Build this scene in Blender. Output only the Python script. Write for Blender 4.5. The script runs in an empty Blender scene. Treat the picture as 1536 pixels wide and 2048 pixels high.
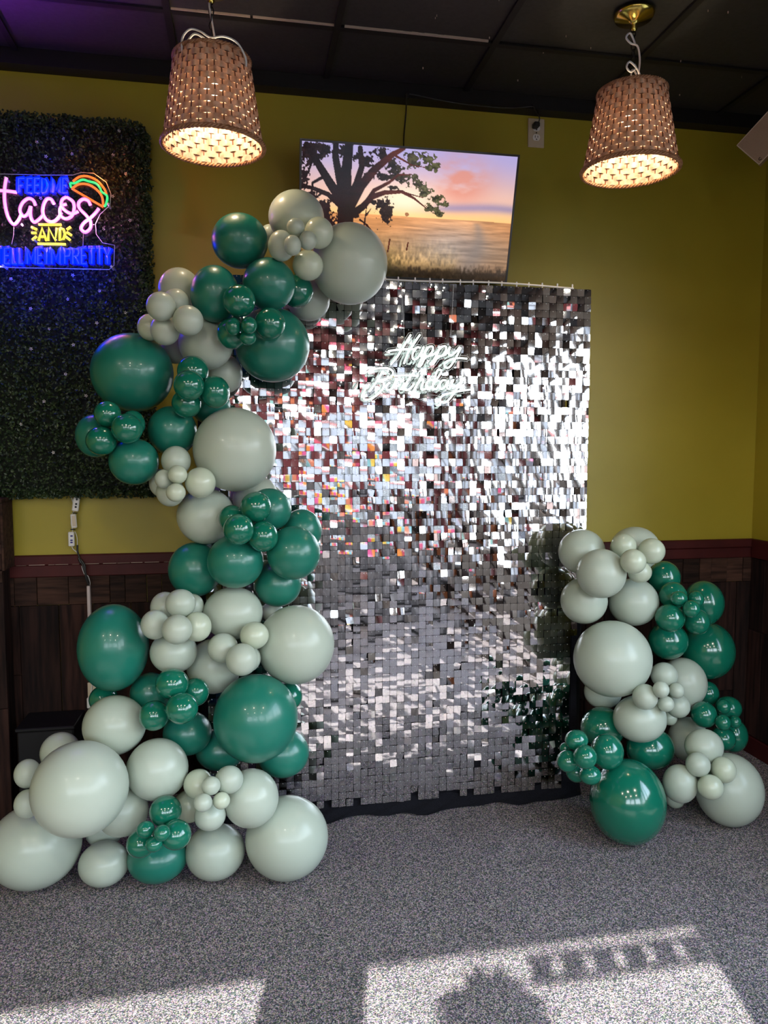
import bpy, math, random
import numpy as np
from mathutils import Vector, Matrix, Euler
rnd = random.Random(7)
nr = np.random.RandomState(11)
sc = bpy.context.scene
COL = sc.collection
PI = math.pi

# ---------------------------------------------------------------- camera
CAM_H = 1.45
YAW, PITCH, FPX = math.radians(10.5), math.atan(120 / 1500.0), 1500.0
cd = bpy.data.cameras.new('camera')
cd.sensor_fit = 'VERTICAL'; cd.sensor_height = 36.0; cd.lens = FPX / 2048 * 36.0
cd.clip_start = 0.02; cd.clip_end = 100
cam = bpy.data.objects.new('camera', cd); COL.objects.link(cam)
cam.location = (0, 0, CAM_H); cam.rotation_euler = (PI / 2 - PITCH, 0, -YAW)
sc.camera = cam
_v = np.array([math.sin(YAW) * math.cos(PITCH), math.cos(YAW) * math.cos(PITCH), -math.sin(PITCH)])
_r = np.array([math.cos(YAW), -math.sin(YAW), 0.0]); _u = np.cross(_r, _v)
def at(px, py, Y):
    """the point of the plane y=Y seen at a pixel of the 1536x2048 photograph"""
    d = _v + _r * ((px - 768) / FPX) - _u * ((py - 1024) / FPX)
    return np.array([0, 0, CAM_H]) + d * (Y / d[1])

# ---------------------------------------------------------------- world, sun, exposure
w = bpy.data.worlds.new('world'); sc.world = w; w.use_nodes = True
nt = w.node_tree; bg = nt.nodes['Background']
tc = nt.nodes.new('ShaderNodeTexCoord'); sep = nt.nodes.new('ShaderNodeSeparateXYZ')
rmp = nt.nodes.new('ShaderNodeValToRGB')
rmp.color_ramp.elements[0].position = 0.45; rmp.color_ramp.elements[0].color = (0.55, 0.55, 0.55, 1)
rmp.color_ramp.elements[1].position = 0.75; rmp.color_ramp.elements[1].color = (0.62, 0.78, 1.0, 1)
e_ = rmp.color_ramp.elements.new(0.52); e_.color = (0.95, 0.98, 1.0, 1)
mp = nt.nodes.new('ShaderNodeMapRange'); mp.inputs[1].default_value = -1; mp.inputs[2].default_value = 1
nt.links.new(tc.outputs['Generated'], sep.inputs[0]); nt.links.new(sep.outputs[2], mp.inputs[0])
nt.links.new(mp.outputs[0], rmp.inputs[0]); nt.links.new(rmp.outputs[0], bg.inputs[0])
bg.inputs[1].default_value = 8.5
sd = bpy.data.lights.new('sun', 'SUN'); sd.energy = 15.0; sd.angle = math.radians(0.27); sd.color = (1, 0.96, 0.9)
sun = bpy.data.objects.new('sun', sd); COL.objects.link(sun)
SUN_DROP, SUN_AZ = 0.497, 0.2
sun.rotation_euler = Vector((SUN_AZ, 1.0, -SUN_DROP)).to_track_quat('-Z', 'Y').to_euler()
def portal(name, loc, rot, sx, sy):
    l = bpy.data.lights.new(name, 'AREA'); l.shape = 'RECTANGLE'; l.size = sx; l.size_y = sy
    l.cycles.is_portal = True
    o = bpy.data.objects.new(name, l); COL.objects.link(o); o.location = loc; o.rotation_euler = rot
WZ0, WZ1 = 0.75, 2.45                     # sill and head of the windows
FW = -2.8                                 # the window wall behind the camera
WINS = [(-2.35, -0.89), (-0.69, 0.41), (0.75, 2.2)]
RWINS = [(-2.5, -1.3), (-1.1, 0.1), (0.3, 1.7)]   # windows of the right wall, y0..y1
XL, XR, YB, ZC = -3.0, 2.39, 3.2, 2.95
for a, b in WINS:
    portal('daylight_portal', ((a + b) / 2, FW - 0.02, (WZ0 + WZ1) / 2), (PI / 2, 0, 0), b - a, WZ1 - WZ0)
for a, b in RWINS:
    portal('daylight_portal', (XR + 0.02, (a + b) / 2, (WZ0 + WZ1) / 2), (0, PI / 2, 0), WZ1 - WZ0, b - a)
sc.view_settings.view_transform = 'Standard'; sc.view_settings.look = 'None'
sc.view_settings.gamma = 1.0; sc.view_settings.use_curve_mapping = False
sc.view_settings.exposure = 0.70
sc.cycles.max_bounces = 8; sc.cycles.diffuse_bounces = 4; sc.cycles.glossy_bounces = 4
sc.cycles.transparent_max_bounces = 12; sc.cycles.sample_clamp_indirect = 6.0
sc.cycles.caustics_reflective = False; sc.cycles.caustics_refractive = False

# ---------------------------------------------------------------- materials
def mat(name, col, rough=0.6, metal=0.0, spec=0.5, coat=0.0, emit=None, es=0.0, alpha=None, sss=0):
    m = bpy.data.materials.new(name); m.use_nodes = True
    b = m.node_tree.nodes['Principled BSDF']
    b.inputs['Base Color'].default_value = (*col, 1); b.inputs['Roughness'].default_value = rough
    b.inputs['Metallic'].default_value = metal; b.inputs['Specular IOR Level'].default_value = spec
    b.inputs['Coat Weight'].default_value = coat; b.inputs['Coat Roughness'].default_value = 0.08
    if emit: b.inputs['Emission Color'].default_value = (*emit, 1); b.inputs['Emission Strength'].default_value = es
    return m
def nodes(m): return m.node_tree.nodes, m.node_tree.links, m.node_tree.nodes['Principled BSDF']
def noise_col(m, c1, c2, scale=(1, 1, 1), ns=5.0, detail=6, p0=0.35, p1=0.65, bump=0.0, rand=False, dist=0.002):
    n, l, b = nodes(m)
    t = n.new('ShaderNodeTexCoord'); mpp = n.new('ShaderNodeMapping'); mpp.inputs['Scale'].default_value = scale
    tx = n.new('ShaderNodeTexNoise'); tx.inputs['Scale'].default_value = ns; tx.inputs['Detail'].default_value = detail
    r = n.new('ShaderNodeValToRGB')
    r.color_ramp.elements[0].position = p0; r.color_ramp.elements[0].color = (*c1, 1)
    r.color_ramp.elements[1].position = p1; r.color_ramp.elements[1].color = (*c2, 1)
    l.new(t.outputs['Object'], mpp.inputs[0]); l.new(mpp.outputs[0], tx.inputs['Vector']); l.new(tx.outputs[0], r.inputs[0])
    out = r.outputs[0]
    if rand:
        oi = n.new('ShaderNodeObjectInfo'); ad = n.new('ShaderNodeVectorMath'); ad.operation = 'ADD'
        cx = n.new('ShaderNodeCombineXYZ'); mu = n.new('ShaderNodeMath'); mu.operation = 'MULTIPLY'; mu.inputs[1].default_value = 50
        l.new(oi.outputs['Random'], mu.inputs[0]); l.new(mu.outputs[0], cx.inputs[0]); l.new(mu.outputs[0], cx.inputs[2])
        l.new(mpp.outputs[0], ad.inputs[0]); l.new(cx.outputs[0], ad.inputs[1]); l.new(ad.outputs[0], tx.inputs['Vector'])
        hs = n.new('ShaderNodeHueSaturation'); mr = n.new('ShaderNodeMapRange')
        mr.inputs[3].default_value = 0.55; mr.inputs[4].default_value = 1.5
        l.new(oi.outputs['Random'], mr.inputs[0]); l.new(mr.outputs[0], hs.inputs['Value']); l.new(out, hs.inputs['Color']); out = hs.outputs[0]
    l.new(out, b.inputs['Base Color'])
    if bump:
        bp = n.new('ShaderNodeBump'); bp.inputs['Strength'].default_value = bump; bp.inputs['Distance'].default_value = dist
        l.new(tx.outputs[0], bp.inputs['Height']); l.new(bp.outputs[0], b.inputs['Normal'])
    return m
M = {}
M['yellow'] = noise_col(mat('olive_yellow_paint', (0.4, 0.33, 0.02), 0.45), (0.325, 0.262, 0.018), (0.365, 0.298, 0.024), ns=2.5, bump=0.04)
M['black_ceiling'] = noise_col(mat('black_tile_paint', (0.03, 0.03, 0.03), 0.6), (0.012, 0.011, 0.0105), (0.019, 0.018, 0.017), ns=60, bump=0.25)
M['black'] = mat('black_paint', (0.008, 0.0075, 0.0075), 0.5, spec=0.25)
M['black_plastic'] = mat('black_plastic', (0.006, 0.006, 0.007), 0.5, spec=0.3)
M['black_cloth'] = noise_col(mat('black_cloth', (0.006, 0.006, 0.009), 0.95, spec=0.15), (0.004, 0.004, 0.006), (0.010, 0.010, 0.014), ns=300)
M['pale_edge'] = mat('bare_pale_edge', (0.36, 0.28, 0.22), 0.6)
M['red_trim'] = noise_col(mat('dark_red_paint', (0.1, 0.02, 0.015), 0.55, spec=0.25), (0.042, 0.0055, 0.0055), (0.062, 0.009, 0.008), ns=8, bump=0.05)
M['plank'] = noise_col(mat('reclaimed_wood', (0.1, 0.05, 0.03), 0.8, spec=0.2), (0.006, 0.0026, 0.0022), (0.030, 0.0125, 0.009), scale=(14, 14, 1.2), ns=3.5, detail=9, bump=0.5, rand=True)
M['plank_h'] = noise_col(mat('reclaimed_wood_cross', (0.1, 0.05, 0.03), 0.8, spec=0.2), (0.014, 0.0065, 0.0045), (0.056, 0.026, 0.017), scale=(1.4, 14, 14), ns=4, detail=9, bump=0.5, rand=True)
M['green'] = mat('dark_green_latex', (0.012, 0.165, 0.115), 0.32, spec=0.5, coat=0.2)
M['green_gloss'] = mat('glossy_green_latex', (0.005, 0.145, 0.088), 0.16, spec=0.6, coat=0.5)
M['sage'] = mat('sage_latex', (0.44, 0.50, 0.415), 0.3, spec=0.35, coat=0.1)
M['sage_pale'] = mat('pale_sage_latex', (0.50, 0.56, 0.43), 0.25, spec=0.4, coat=0.25)
M['foil'] = mat('mirror_foil', (0.88, 0.88, 0.89), 0.045, metal=1.0)
M['clear_peg'] = mat('clear_peg', (0.75, 0.76, 0.78), 0.2)
M['white_plastic'] = mat('white_plastic', (0.72, 0.70, 0.67), 0.35)
M['almond'] = mat('almond_plastic', (0.55, 0.46, 0.33), 0.35)
M['outlet_white'] = mat('outlet_white', (0.8, 0.78, 0.74), 0.3)
M['conduit'] = mat('conduit_paint', (0.5, 0.42, 0.40), 0.4)
M['brass'] = mat('polished_brass', (0.55, 0.42, 0.10), 0.18, metal=1.0)
M['chain'] = mat('dark_metal', (0.03, 0.03, 0.03), 0.35, metal=0.9)
M['wicker'] = noise_col(mat('wicker', (0.4, 0.2, 0.1), 0.45), (0.34, 0.20, 0.135), (0.64, 0.46, 0.34), ns=45, bump=0.3)
M['wicker_rim'] = noise_col(mat('wicker_rim', (0.4, 0.2, 0.1), 0.4), (0.24, 0.10, 0.045), (0.46, 0.24, 0.12), ns=60, bump=0.3)
for k in ('wicker', 'wicker_rim'):
    n, l, b = nodes(M[k]); tr = n.new('ShaderNodeBsdfTranslucent'); tr.inputs[0].default_value = (0.8, 0.56, 0.42, 1)
    mx = n.new('ShaderNodeMixShader'); mx.inputs[0].default_value = 0.16; o = n['Material Output']
    l.new(b.outputs[0], mx.inputs[1]); l.new(tr.outputs[0], mx.inputs[2]); l.new(mx.outputs[0], o.inputs[0])
M['bulb'] = mat('lit_bulb', (1, 0.9, 0.7), 0.3, emit=(1, 0.84, 0.55), es=9)
M['tv_frame'] = mat('tv_bezel', (0.03, 0.028, 0.026), 0.35)
def neon(name, c, s): return mat(name, tuple(0.6 * x for x in c), 0.4, emit=c, es=s)
M['n_pink'] = neon('pink_neon', (1.0, 0.42, 0.80), 0.75)
M['n_pink_edge'] = neon('pink_neon_sleeve', (0.80, 0.16, 0.62), 0.6)
M['n_blue'] = neon('blue_neon', (0.0, 0.004, 1.0), 4.0)
M['n_blue2'] = neon('blue_neon_core', (0.03, 0.07, 1.0), 0.7)
M['n_yellow'] = neon('yellow_neon', (0.95, 0.80, 0.07), 0.62)
M['n_orange'] = neon('orange_neon', (1.0, 0.17, 0.025), 0.75)
M['n_green'] = neon('green_neon', (0.03, 0.75, 0.20), 0.7)
M['n_white'] = mat('white_neon', (0.82, 0.88, 0.84), 0.45, emit=(0.85, 1.0, 0.93), es=0.6)
def clear_mat(name, tint, gloss, rough=0.05):
    m = bpy.data.materials.new(name); m.use_nodes = True; n, l = m.node_tree.nodes, m.node_tree.links
    n.remove(n['Principled BSDF']); t = n.new('ShaderNodeBsdfTransparent'); t.inputs[0].default_value = (*tint, 1)
    g = n.new('ShaderNodeBsdfGlossy'); g.inputs['Roughness'].default_value = rough
    lw = n.new('ShaderNodeLayerWeight'); lw.inputs[0].default_value = 0.5; fr = n.new('ShaderNodeMath'); fr.operation = 'POWER'; fr.inputs[1].default_value = 5; l.new(lw.outputs['Facing'], fr.inputs[0])
    ad = n.new('ShaderNodeMath'); ad.operation = 'ADD'; ad.inputs[1].default_value = gloss
    x = n.new('ShaderNodeMixShader'); l.new(fr.outputs[0], ad.inputs[0]); l.new(ad.outputs[0], x.inputs[0])
    l.new(t.outputs[0], x.inputs[1]); l.new(g.outputs[0], x.inputs[2]); l.new(x.outputs[0], n['Material Output'].inputs[0]); return m
M['acrylic'] = clear_mat('clear_acrylic', (0.93, 0.95, 0.95), 0.05)
M['acrylic_edge'] = mat('acrylic_edge', (0.72, 0.74, 0.75), 0.15)
M['glass'] = clear_mat('window_glass', (0.95, 0.96, 0.96), 0.03)
M['frame_metal'] = mat('window_frame_bronze', (0.05, 0.04, 0.035), 0.4)
M['front_paint'] = mat('maroon_paint', (0.13, 0.018, 0.024), 0.5)
M['brown_paint'] = mat('dark_brown_paint', (0.055, 0.032, 0.024), 0.5)
M['terracotta'] = mat('terracotta_paint', (0.42, 0.15, 0.06), 0.6)
M['asphalt'] = noise_col(mat('pale_concrete', (0.4, 0.4, 0.39), 0.9), (0.13, 0.13, 0.13), (0.19, 0.185, 0.18), ns=3)
M['leaf'] = noise_col(mat('leaf_green', (0.02, 0.06, 0.015), 0.42), (0.005, 0.017, 0.006), (0.055, 0.095, 0.030), ns=38, p0=0.4, p1=0.68)
M['leaf_back'] = mat('dark_mat_backing', (0.004, 0.008, 0.004), 0.9)
M['flower'] = mat('small_white_petal', (0.75, 0.72, 0.74), 0.5)
M['cord_white'] = mat('white_cord', (0.6, 0.6, 0.6), 0.4)
M['cord_black'] = mat('black_cord', (0.01, 0.01, 0.01), 0.45)
# carpet: fine multicoloured flecks
m = mat('flecked_carpet', (0.2, 0.2, 0.2), 0.95, spec=0.1); n, l, b = nodes(m)
t = n.new('ShaderNodeTexCoord'); v1 = n.new('ShaderNodeTexVoronoi'); v1.inputs['Scale'].default_value = 330
bw = n.new('ShaderNodeSeparateColor'); r = n.new('ShaderNodeValToRGB'); cr = r.color_ramp
cr.elements[0].position = 0.0; cr.elements[0].color = (0.055, 0.050, 0.056, 1)
cr.elements[1].position = 1.0; cr.elements[1].color = (0.46, 0.43, 0.44, 1)
for p, c in ((0.35, (0.085, 0.078, 0.084)), (0.55, (0.185, 0.172, 0.178)), (0.8, (0.30, 0.285, 0.295))):
    q = cr.elements.new(p); q.color = (*c, 1)
l.new(t.outputs['Object'], v1.inputs['Vector']); l.new(v1.outputs['Color'], bw.inputs[0]); l.new(bw.outputs[0], r.inputs[0])
mx = n.new('ShaderNodeMix'); mx.data_type = 'RGBA'; mx.blend_type = 'SOFT_LIGHT'; mx.inputs[0].default_value = 0.5
l.new(r.outputs[0], mx.inputs['A']); l.new(v1.outputs['Color'], mx.inputs['B'])
n2 = n.new('ShaderNodeTexNoise'); n2.inputs['Scale'].default_value = 5; l.new(t.outputs['Object'], n2.inputs['Vector'])
mr = n.new('ShaderNodeMapRange'); mr.inputs[3].default_value = 0.85; mr.inputs[4].default_value = 1.15; l.new(n2.outputs[0], mr.inputs[0])
hs = n.new('ShaderNodeHueSaturation'); hs.inputs['Saturation'].default_value = 0.8
l.new(mx.outputs['Result'], hs.inputs['Color']); l.new(mr.outputs[0], hs.inputs['Value']); l.new(hs.outputs[0], b.inputs['Base Color'])
bp = n.new('ShaderNodeBump'); bp.inputs['Strength'].default_value = 0.6; bp.inputs['Distance'].default_value = 0.003
l.new(v1.outputs['Distance'], bp.inputs['Height']); l.new(bp.outputs[0], b.inputs['Normal']); M['carpet'] = m

# ---------------------------------------------------------------- helpers
WL = {}
class MB:
    def __init__(s): s.v = []; s.f = []
    def add(s, vs, fs):
        k = len(s.v); s.v += [tuple(map(float, p)) for p in vs]; s.f += [tuple(i + k for i in f) for f in fs]; return s
    def box(s, lo, hi, rot=None, bev=0.0):
        lo = np.array(lo, float); hi = np.array(hi, float); c = (lo + hi) / 2; h = (hi - lo) / 2
        if bev > 0:
            vs = []; fs = []
            b2 = min(bev, h.min() * 0.9)
            for ax in range(3):
                for sg in (-1, 1):
                    a, d = (ax + 1) % 3, (ax + 2) % 3
                    for (p, q) in ((-1, -1), (1, -1), (1, 1), (-1, 1)):
                        x = np.zeros(3); x[ax] = sg * h[ax]; x[a] = p * (h[a] - b2); x[d] = q * (h[d] - b2); vs.append(x)
            import itertools
            def idx(ax, sg, p, q): return (ax * 2 + (sg > 0)) * 4 + {(-1, -1): 0, (1, -1): 1, (1, 1): 2, (-1, 1): 3}[(p, q)]
            for ax in range(3):
                for sg in (0, 1):
                    k = (ax * 2 + sg) * 4; f = [k, k + 1, k + 2, k + 3]; fs.append(f if sg else f[::-1])
            def vid(face_ax, s3):
                a, d = (face_ax + 1) % 3, (face_ax + 2) % 3; return idx(face_ax, s3[face_ax], s3[a], s3[d])
            for s3 in itertools.product((-1, 1), repeat=3):
                f = [vid(0, s3), vid(1, s3), vid(2, s3)]; fs.append(f if s3[0] * s3[1] * s3[2] > 0 else f[::-1])
            for ax in range(3):
                a, d = (ax + 1) % 3, (ax + 2) % 3
                for p in (-1, 1):
                    for q in (-1, 1):
                        e = []
                        for t3 in (-1, 1):
                            s3 = [0, 0, 0]; s3[ax] = t3; s3[a] = p; s3[d] = q; e.append((vid(a, s3), vid(d, s3)))
                        f = [e[0][0], e[1][0], e[1][1], e[0][1]]; fs.append(f if p * q < 0 else f[::-1])
        else:
            vs = [np.array([x, y, z]) * h for x in (-1, 1) for y in (-1, 1) for z in (-1, 1)]
            fs = [(0, 1, 3, 2), (4, 6, 7, 5), (0, 4, 5, 1), (2, 3, 7, 6), (0, 2, 6, 4), (1, 5, 7, 3)]
        if rot is not None: R = np.array(rot); vs = [R @ v for v in vs]
        return s.add([v + c for v in vs], fs)
    def tube(s, pts, r, n=8, closed=False, cap=True):
        P = np.array(pts, float); N = len(P); rr = r if hasattr(r, '__len__') else [r] * N
        T = np.zeros_like(P)
        for i in range(N):
            a = P[(i + 1) % N] if (closed or i < N - 1) else P[i]; b_ = P[i - 1] if (closed or i > 0) else P[i]
            T[i] = a - b_; T[i] /= (np.linalg.norm(T[i]) + 1e-9)
        up = np.array([0, 0, 1.0]) if abs(T[0][2]) < 0.9 else np.array([0, 1.0, 0])
        nrm = np.cross(T[0], up); nrm /= np.linalg.norm(nrm); vs = []
        for i in range(N):
            nrm = nrm - T[i] * (nrm @ T[i]); nrm /= (np.linalg.norm(nrm) + 1e-9); bn = np.cross(T[i], nrm)
            for k in range(n):
                a = 2 * PI * k / n; vs.append(P[i] + rr[i] * (math.cos(a) * nrm + math.sin(a) * bn))
        fs = []
        for i in range(N if closed else N - 1):
            j = (i + 1) % N
            for k in range(n): fs.append((i * n + k, i * n + (k + 1) % n, j * n + (k + 1) % n, j * n + k))
        if cap and not closed: fs += [tuple(range(n))[::-1], tuple((N - 1) * n + k for k in range(n))]
        return s.add(vs, fs)
    def lathe(s, prof, c, n=32, ax='z'):
        vs = []
        for (r_, h_) in prof:
            for k in range(n):
                a = 2 * PI * k / n; p = (r_ * math.cos(a), r_ * math.sin(a), h_)
                if ax == 'y': p = (p[0], p[2], p[1])
                vs.append(np.array(c) + p)
        fs = [(i * n + k, i * n + (k + 1) % n, (i + 1) * n + (k + 1) % n, (i + 1) * n + k) for i in range(len(prof) - 1) for k in range(n)]
        return s.add(vs, fs)
    def grid(s, fn, nu, nv):
        vs = [fn(i / nu, j / nv) for j in range(nv + 1) for i in range(nu + 1)]
        fs = [(j * (nu + 1) + i, j * (nu + 1) + i + 1, (j + 1) * (nu + 1) + i + 1, (j + 1) * (nu + 1) + i) for j in range(nv) for i in range(nu)]
        return s.add(vs, fs)
    def prism(s, poly, y0, y1):
        n = len(poly); vs = [(x, y0, z) for x, z in poly] + [(x, y1, z) for x, z in poly]
        fs = [tuple(range(n)), tuple(range(2 * n - 1, n - 1, -1))] + [(i, i + n, (i + 1) % n + n, (i + 1) % n) for i in range(n)]
        return s.add(vs, fs)
    def build(s, name, m_, parent=None, smooth=False, fix=True):
        V = np.array(s.v)
        if parent is not None: off = np.array(WL[parent.name])
        else: off = np.array([(V[:, 0].min() + V[:, 0].max()) / 2, (V[:, 1].min() + V[:, 1].max()) / 2, V[:, 2].min()])
        me = bpy.data.meshes.new(name); me.from_pydata([tuple(p) for p in (V - off)], [], s.f)
        me.materials.append(m_)
        if fix:
            import bmesh
            b = bmesh.new(); b.from_mesh(me); bmesh.ops.recalc_face_normals(b, faces=b.faces); b.to_mesh(me); b.free()
        if smooth: me.polygons.foreach_set('use_smooth', [True] * len(me.polygons))
        me.update()
        o = bpy.data.objects.new(name, me); COL.objects.link(o)
        if parent is not None: o.parent = parent; WL[o.name] = tuple(off)
        else: o.location = off; WL[o.name] = tuple(off)
        return o
def tag(o, label=None, cat=None, group=None, kind=None):
    if label: o['label'] = label
    if cat: o['category'] = cat
    if group: o['group'] = group
    if kind: o['kind'] = kind
    return o
def thing(name, loc, label, cat, group=None):
    o = bpy.data.objects.new(name, None); o.empty_display_size = 0.1; COL.objects.link(o); o.location = loc; WL[o.name] = tuple(map(float, loc))
    return tag(o, label, cat, group)
def spline(pts, per=6, closed=False):
    P = [np.array(p, float) for p in pts]; n = len(P); out = []
    for i in range(n if closed else n - 1):
        g = (lambda k: P[k % n]) if closed else (lambda k: P[min(max(k, 0), n - 1)])
        p0, p1, p2, p3 = g(i - 1), g(i), g(i + 1), g(i + 2)
        for k in range(per):
            t = k / per; out.append(0.5 * ((2 * p1) + (-p0 + p2) * t + (2 * p0 - 5 * p1 + 4 * p2 - p3) * t * t + (-p0 + 3 * p1 - 3 * p2 + p3) * t ** 3))
    if not closed: out.append(P[-1])
    return out
def rotm(rx=0, ry=0, rz=0): return np.array(Euler((rx, ry, rz)).to_matrix())

# violet stage light on the left, out of frame
pv = bpy.data.lights.new('violet_light', 'SPOT'); pv.energy = 150; pv.color = (0.36, 0.03, 1.0); pv.shadow_soft_size = .04; pv.spot_size = 1.5; pv.spot_blend = .9
po = bpy.data.objects.new('violet_light', pv); COL.objects.link(po); po.location = (-1.25, 2.5, 2.45); po.rotation_euler = Vector((0.35, 0.05, 0.75)).to_track_quat('-Z', 'Y').to_euler()
DOWN = [(x, y) for x in (-1.9, -.3, 1.3) for y in (-2.05, -.35)]
for x, y in DOWN:
    dl = bpy.data.lights.new('downlight', 'AREA'); dl.shape = 'DISK'; dl.size = .12; dl.energy = 11; dl.color = (1, .9, .76)
    o = bpy.data.objects.new('downlight', dl); COL.objects.link(o); o.location = (x, y, ZC - .012)

# ================================================================ the setting
tag(MB().box((XL - .1, FW - .1, -0.1), (XR + .1, YB + .1, 0)).build('floor', M['carpet']), kind='structure')
back = tag(MB().box((XL - .1, YB, 0), (XR + .1, YB + .1, ZC + .1)).build('wall_back', M['yellow']), kind='structure')
rw = MB(); ys = [FW - .1] + [q for ab in RWINS for q in ab] + [2.2]
for i in range(0, len(ys), 2): rw.box((XR, ys[i], WZ0), (XR + .1, ys[i + 1], WZ1))
rw.box((XR, FW - .1, WZ1), (XR + .1, 2.2, ZC + .1)).box((XR, FW - .1, 0), (XR + .1, 2.2, WZ0))
tag(rw.build('wall_side', M['brown_paint']), kind='structure')
right = tag(MB().box((XR, 2.2, 0), (XR + .1, YB, ZC + .1)).build('wall_right', M['yellow']), kind='structure')
left = tag(MB().box((XL - .1, FW - .1, 0), (XL, YB, ZC + .1)).build('wall_left', M['yellow']), kind='structure')
fw = MB(); xs = [XL] + [q for ab in WINS for q in ab] + [XR]
for i in range(0, len(xs), 2): fw.box((xs[i], FW - .1, WZ0), (xs[i + 1], FW, WZ1))
fw.box((XL, FW - .1, WZ1), (XR, FW, ZC + .1))
front = tag(fw.build('wall_front', M['front_paint']), kind='structure')
tag(MB().box((XL, FW - .1, 0), (XR, FW + .005, WZ0)).build('trim_3', M['terracotta']), kind='structure')
tag(MB().box((-14, -16, -0.25), (14, FW - .12, -0.15)).box((XR + .12, FW - .12, -0.25), (14, 8, -0.15)).build('pavement', M['asphalt']), kind='structure')
def window(name, lo, hi, axis):
    """frame with one mullion and one transom and a pane; axis 0 = in an x-wall, 1 = in a y-wall"""
    def bx(mb, a0, a1, z0, z1, d0=-0.07, d1=-0.03):
        if axis == 1: mb.box((a0, FW + d0, z0), (a1, FW + d1, z1))
        else: mb.box((XR - d1, a0, z0), (XR - d0, a1, z1))
    a0, a1 = lo[0], hi[0]; z0, z1 = lo[1], hi[1]; f = MB()
    for q in ((a0, a0 + .04, z0, z1), (a1 - .04, a1, z0, z1), (a0, a1, z0, z0 + .04), (a0, a1, z1 - .04, z1)): bx(f, *q)
    bx(f, (a0 + a1) / 2 - .02, (a0 + a1) / 2 + .02, z0, 2.02); bx(f, a0, a1, 2.02, 2.06)
    o = tag(f.build(name, M['frame_metal']), kind='structure')
    p = MB(); bx(p, a0 + .04, a1 - .04, z0 + .04, z1 - .04, -0.053, -0.049); p.build('pane', M['glass'], o)
for i, (a, b_) in enumerate(WINS): window('window_%d' % (i + 1), (a, WZ0), (b_, WZ1), 1)
for i, (a, b_) in enumerate(RWINS): window('window_%d' % (i + 4), (a, WZ0), (b_, WZ1), 0)

# ceiling: slab, black grid bars, lay-in tiles
ceil = tag(MB().box((XL - .1, FW - .1, ZC + .03), (XR + .1, YB + .1, ZC + .12)).build('ceiling', M['black']), kind='structure')
GX = [0.345 + 0.5835 * k for k in range(-6, 5)]; GX = [x for x in GX if XL < x < XR]; GY = [2.777 - 1.2 * k for k in range(0, 5)]
bars = MB()
for x in GX: MB().box((x - .012, FW, ZC - .004), (x + .012, YB - .06, ZC + .004)).build('ceiling_bar', M['black'], ceil)
for y in GY: MB().box((XL, y - .012, ZC - .003), (XR, y + .012, ZC + .004)).build('ceiling_bar', M['black'], ceil)
ex = [XL] + GX + [XR]; ey = [YB - .06] + GY
rest = MB()
for i in range(len(ex) - 1):
    for j in range(len(ey) - 1):
        a, b_ = ex[i] + .006, ex[i + 1] - .006; c, d = ey[j + 1] + .006, ey[j] - .006
        if b_ - a < .05: continue
        dz = rnd.uniform(0.001, 0.005)
        if j < 2: MB().box((a, c, ZC + .004 + dz), (b_, d, ZC + .018 + dz), bev=.003).build('ceiling_tile', M['black_ceiling'], ceil)
        else: rest.box((a, c, ZC + .006), (b_, d, ZC + .018))
tag(rest.build('far_ceiling_tiles', M['black_ceiling'], ceil), kind='stuff')
gp = MB(); a = -0.225
segs = [(-0.225, 0.04, .005), (0.05, 0.335, .010), (0.37, 0.66, .010), (0.66, 0.90, .008)]
for (s0, s1, wd) in segs:
    x = s0
    while x < s1:
        q = min(rnd.uniform(.02, .09), s1 - x); e = rnd.uniform(.0025, .0055) + (.002 if x > .37 else 0); gp.box((x, 2.777 - .012 - e, ZC - .001), (x + q + .001, 2.777 - .012, ZC + .006)); x += q
gp.build('bare_bar_edge', M['pale_edge'], ceil)
sp = MB()
for k in range(20):
    x, y = rnd.uniform(0.5, 2.2), rnd.uniform(2.4, 3.1); q = rnd.uniform(.001, .0028); sp.box((x, y, ZC - .001), (x + q * 1.4, y + q, ZC + .006))
tag(sp.build('paint_chip', M['pale_edge'], ceil), kind='stuff')
tag(MB().box((XL, YB - .065, 2.90), (XR, YB, ZC + .02)).build('trim_1', M['black']), kind='structure')
tag(MB().box((XR - .05, 0.0, 2.90), (XR, YB - .065, ZC + .02)).build('trim_4', M['black']), kind='structure')

# dark red chair rail of two boards, with a chipped pale line
rail = tag(MB().box((XL, YB - .018, 0.948), (XR, YB, 0.997), bev=.003).box((XL, YB - .026, 0.997), (XR, YB, 1.037), bev=.004).build('trim_2', M['red_trim']), kind='structure')
MB().box((XR - .02, 2.2, 0.948), (XR, YB - .026, 1.037), bev=.003).build('rail_return', M['red_trim'], rail)
ch = MB(); x = -0.9
while x < -0.28:
    q = rnd.uniform(.01, .06); hh = rnd.uniform(.0007, .0022); ch.box((x, YB - .0272, 0.9985), (x + q, YB - .0255, 0.9985 + hh)); x += q + rnd.uniform(0, .02)
tag(ch.build('chipped_paint', M['pale_edge'], rail), kind='stuff')
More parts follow.
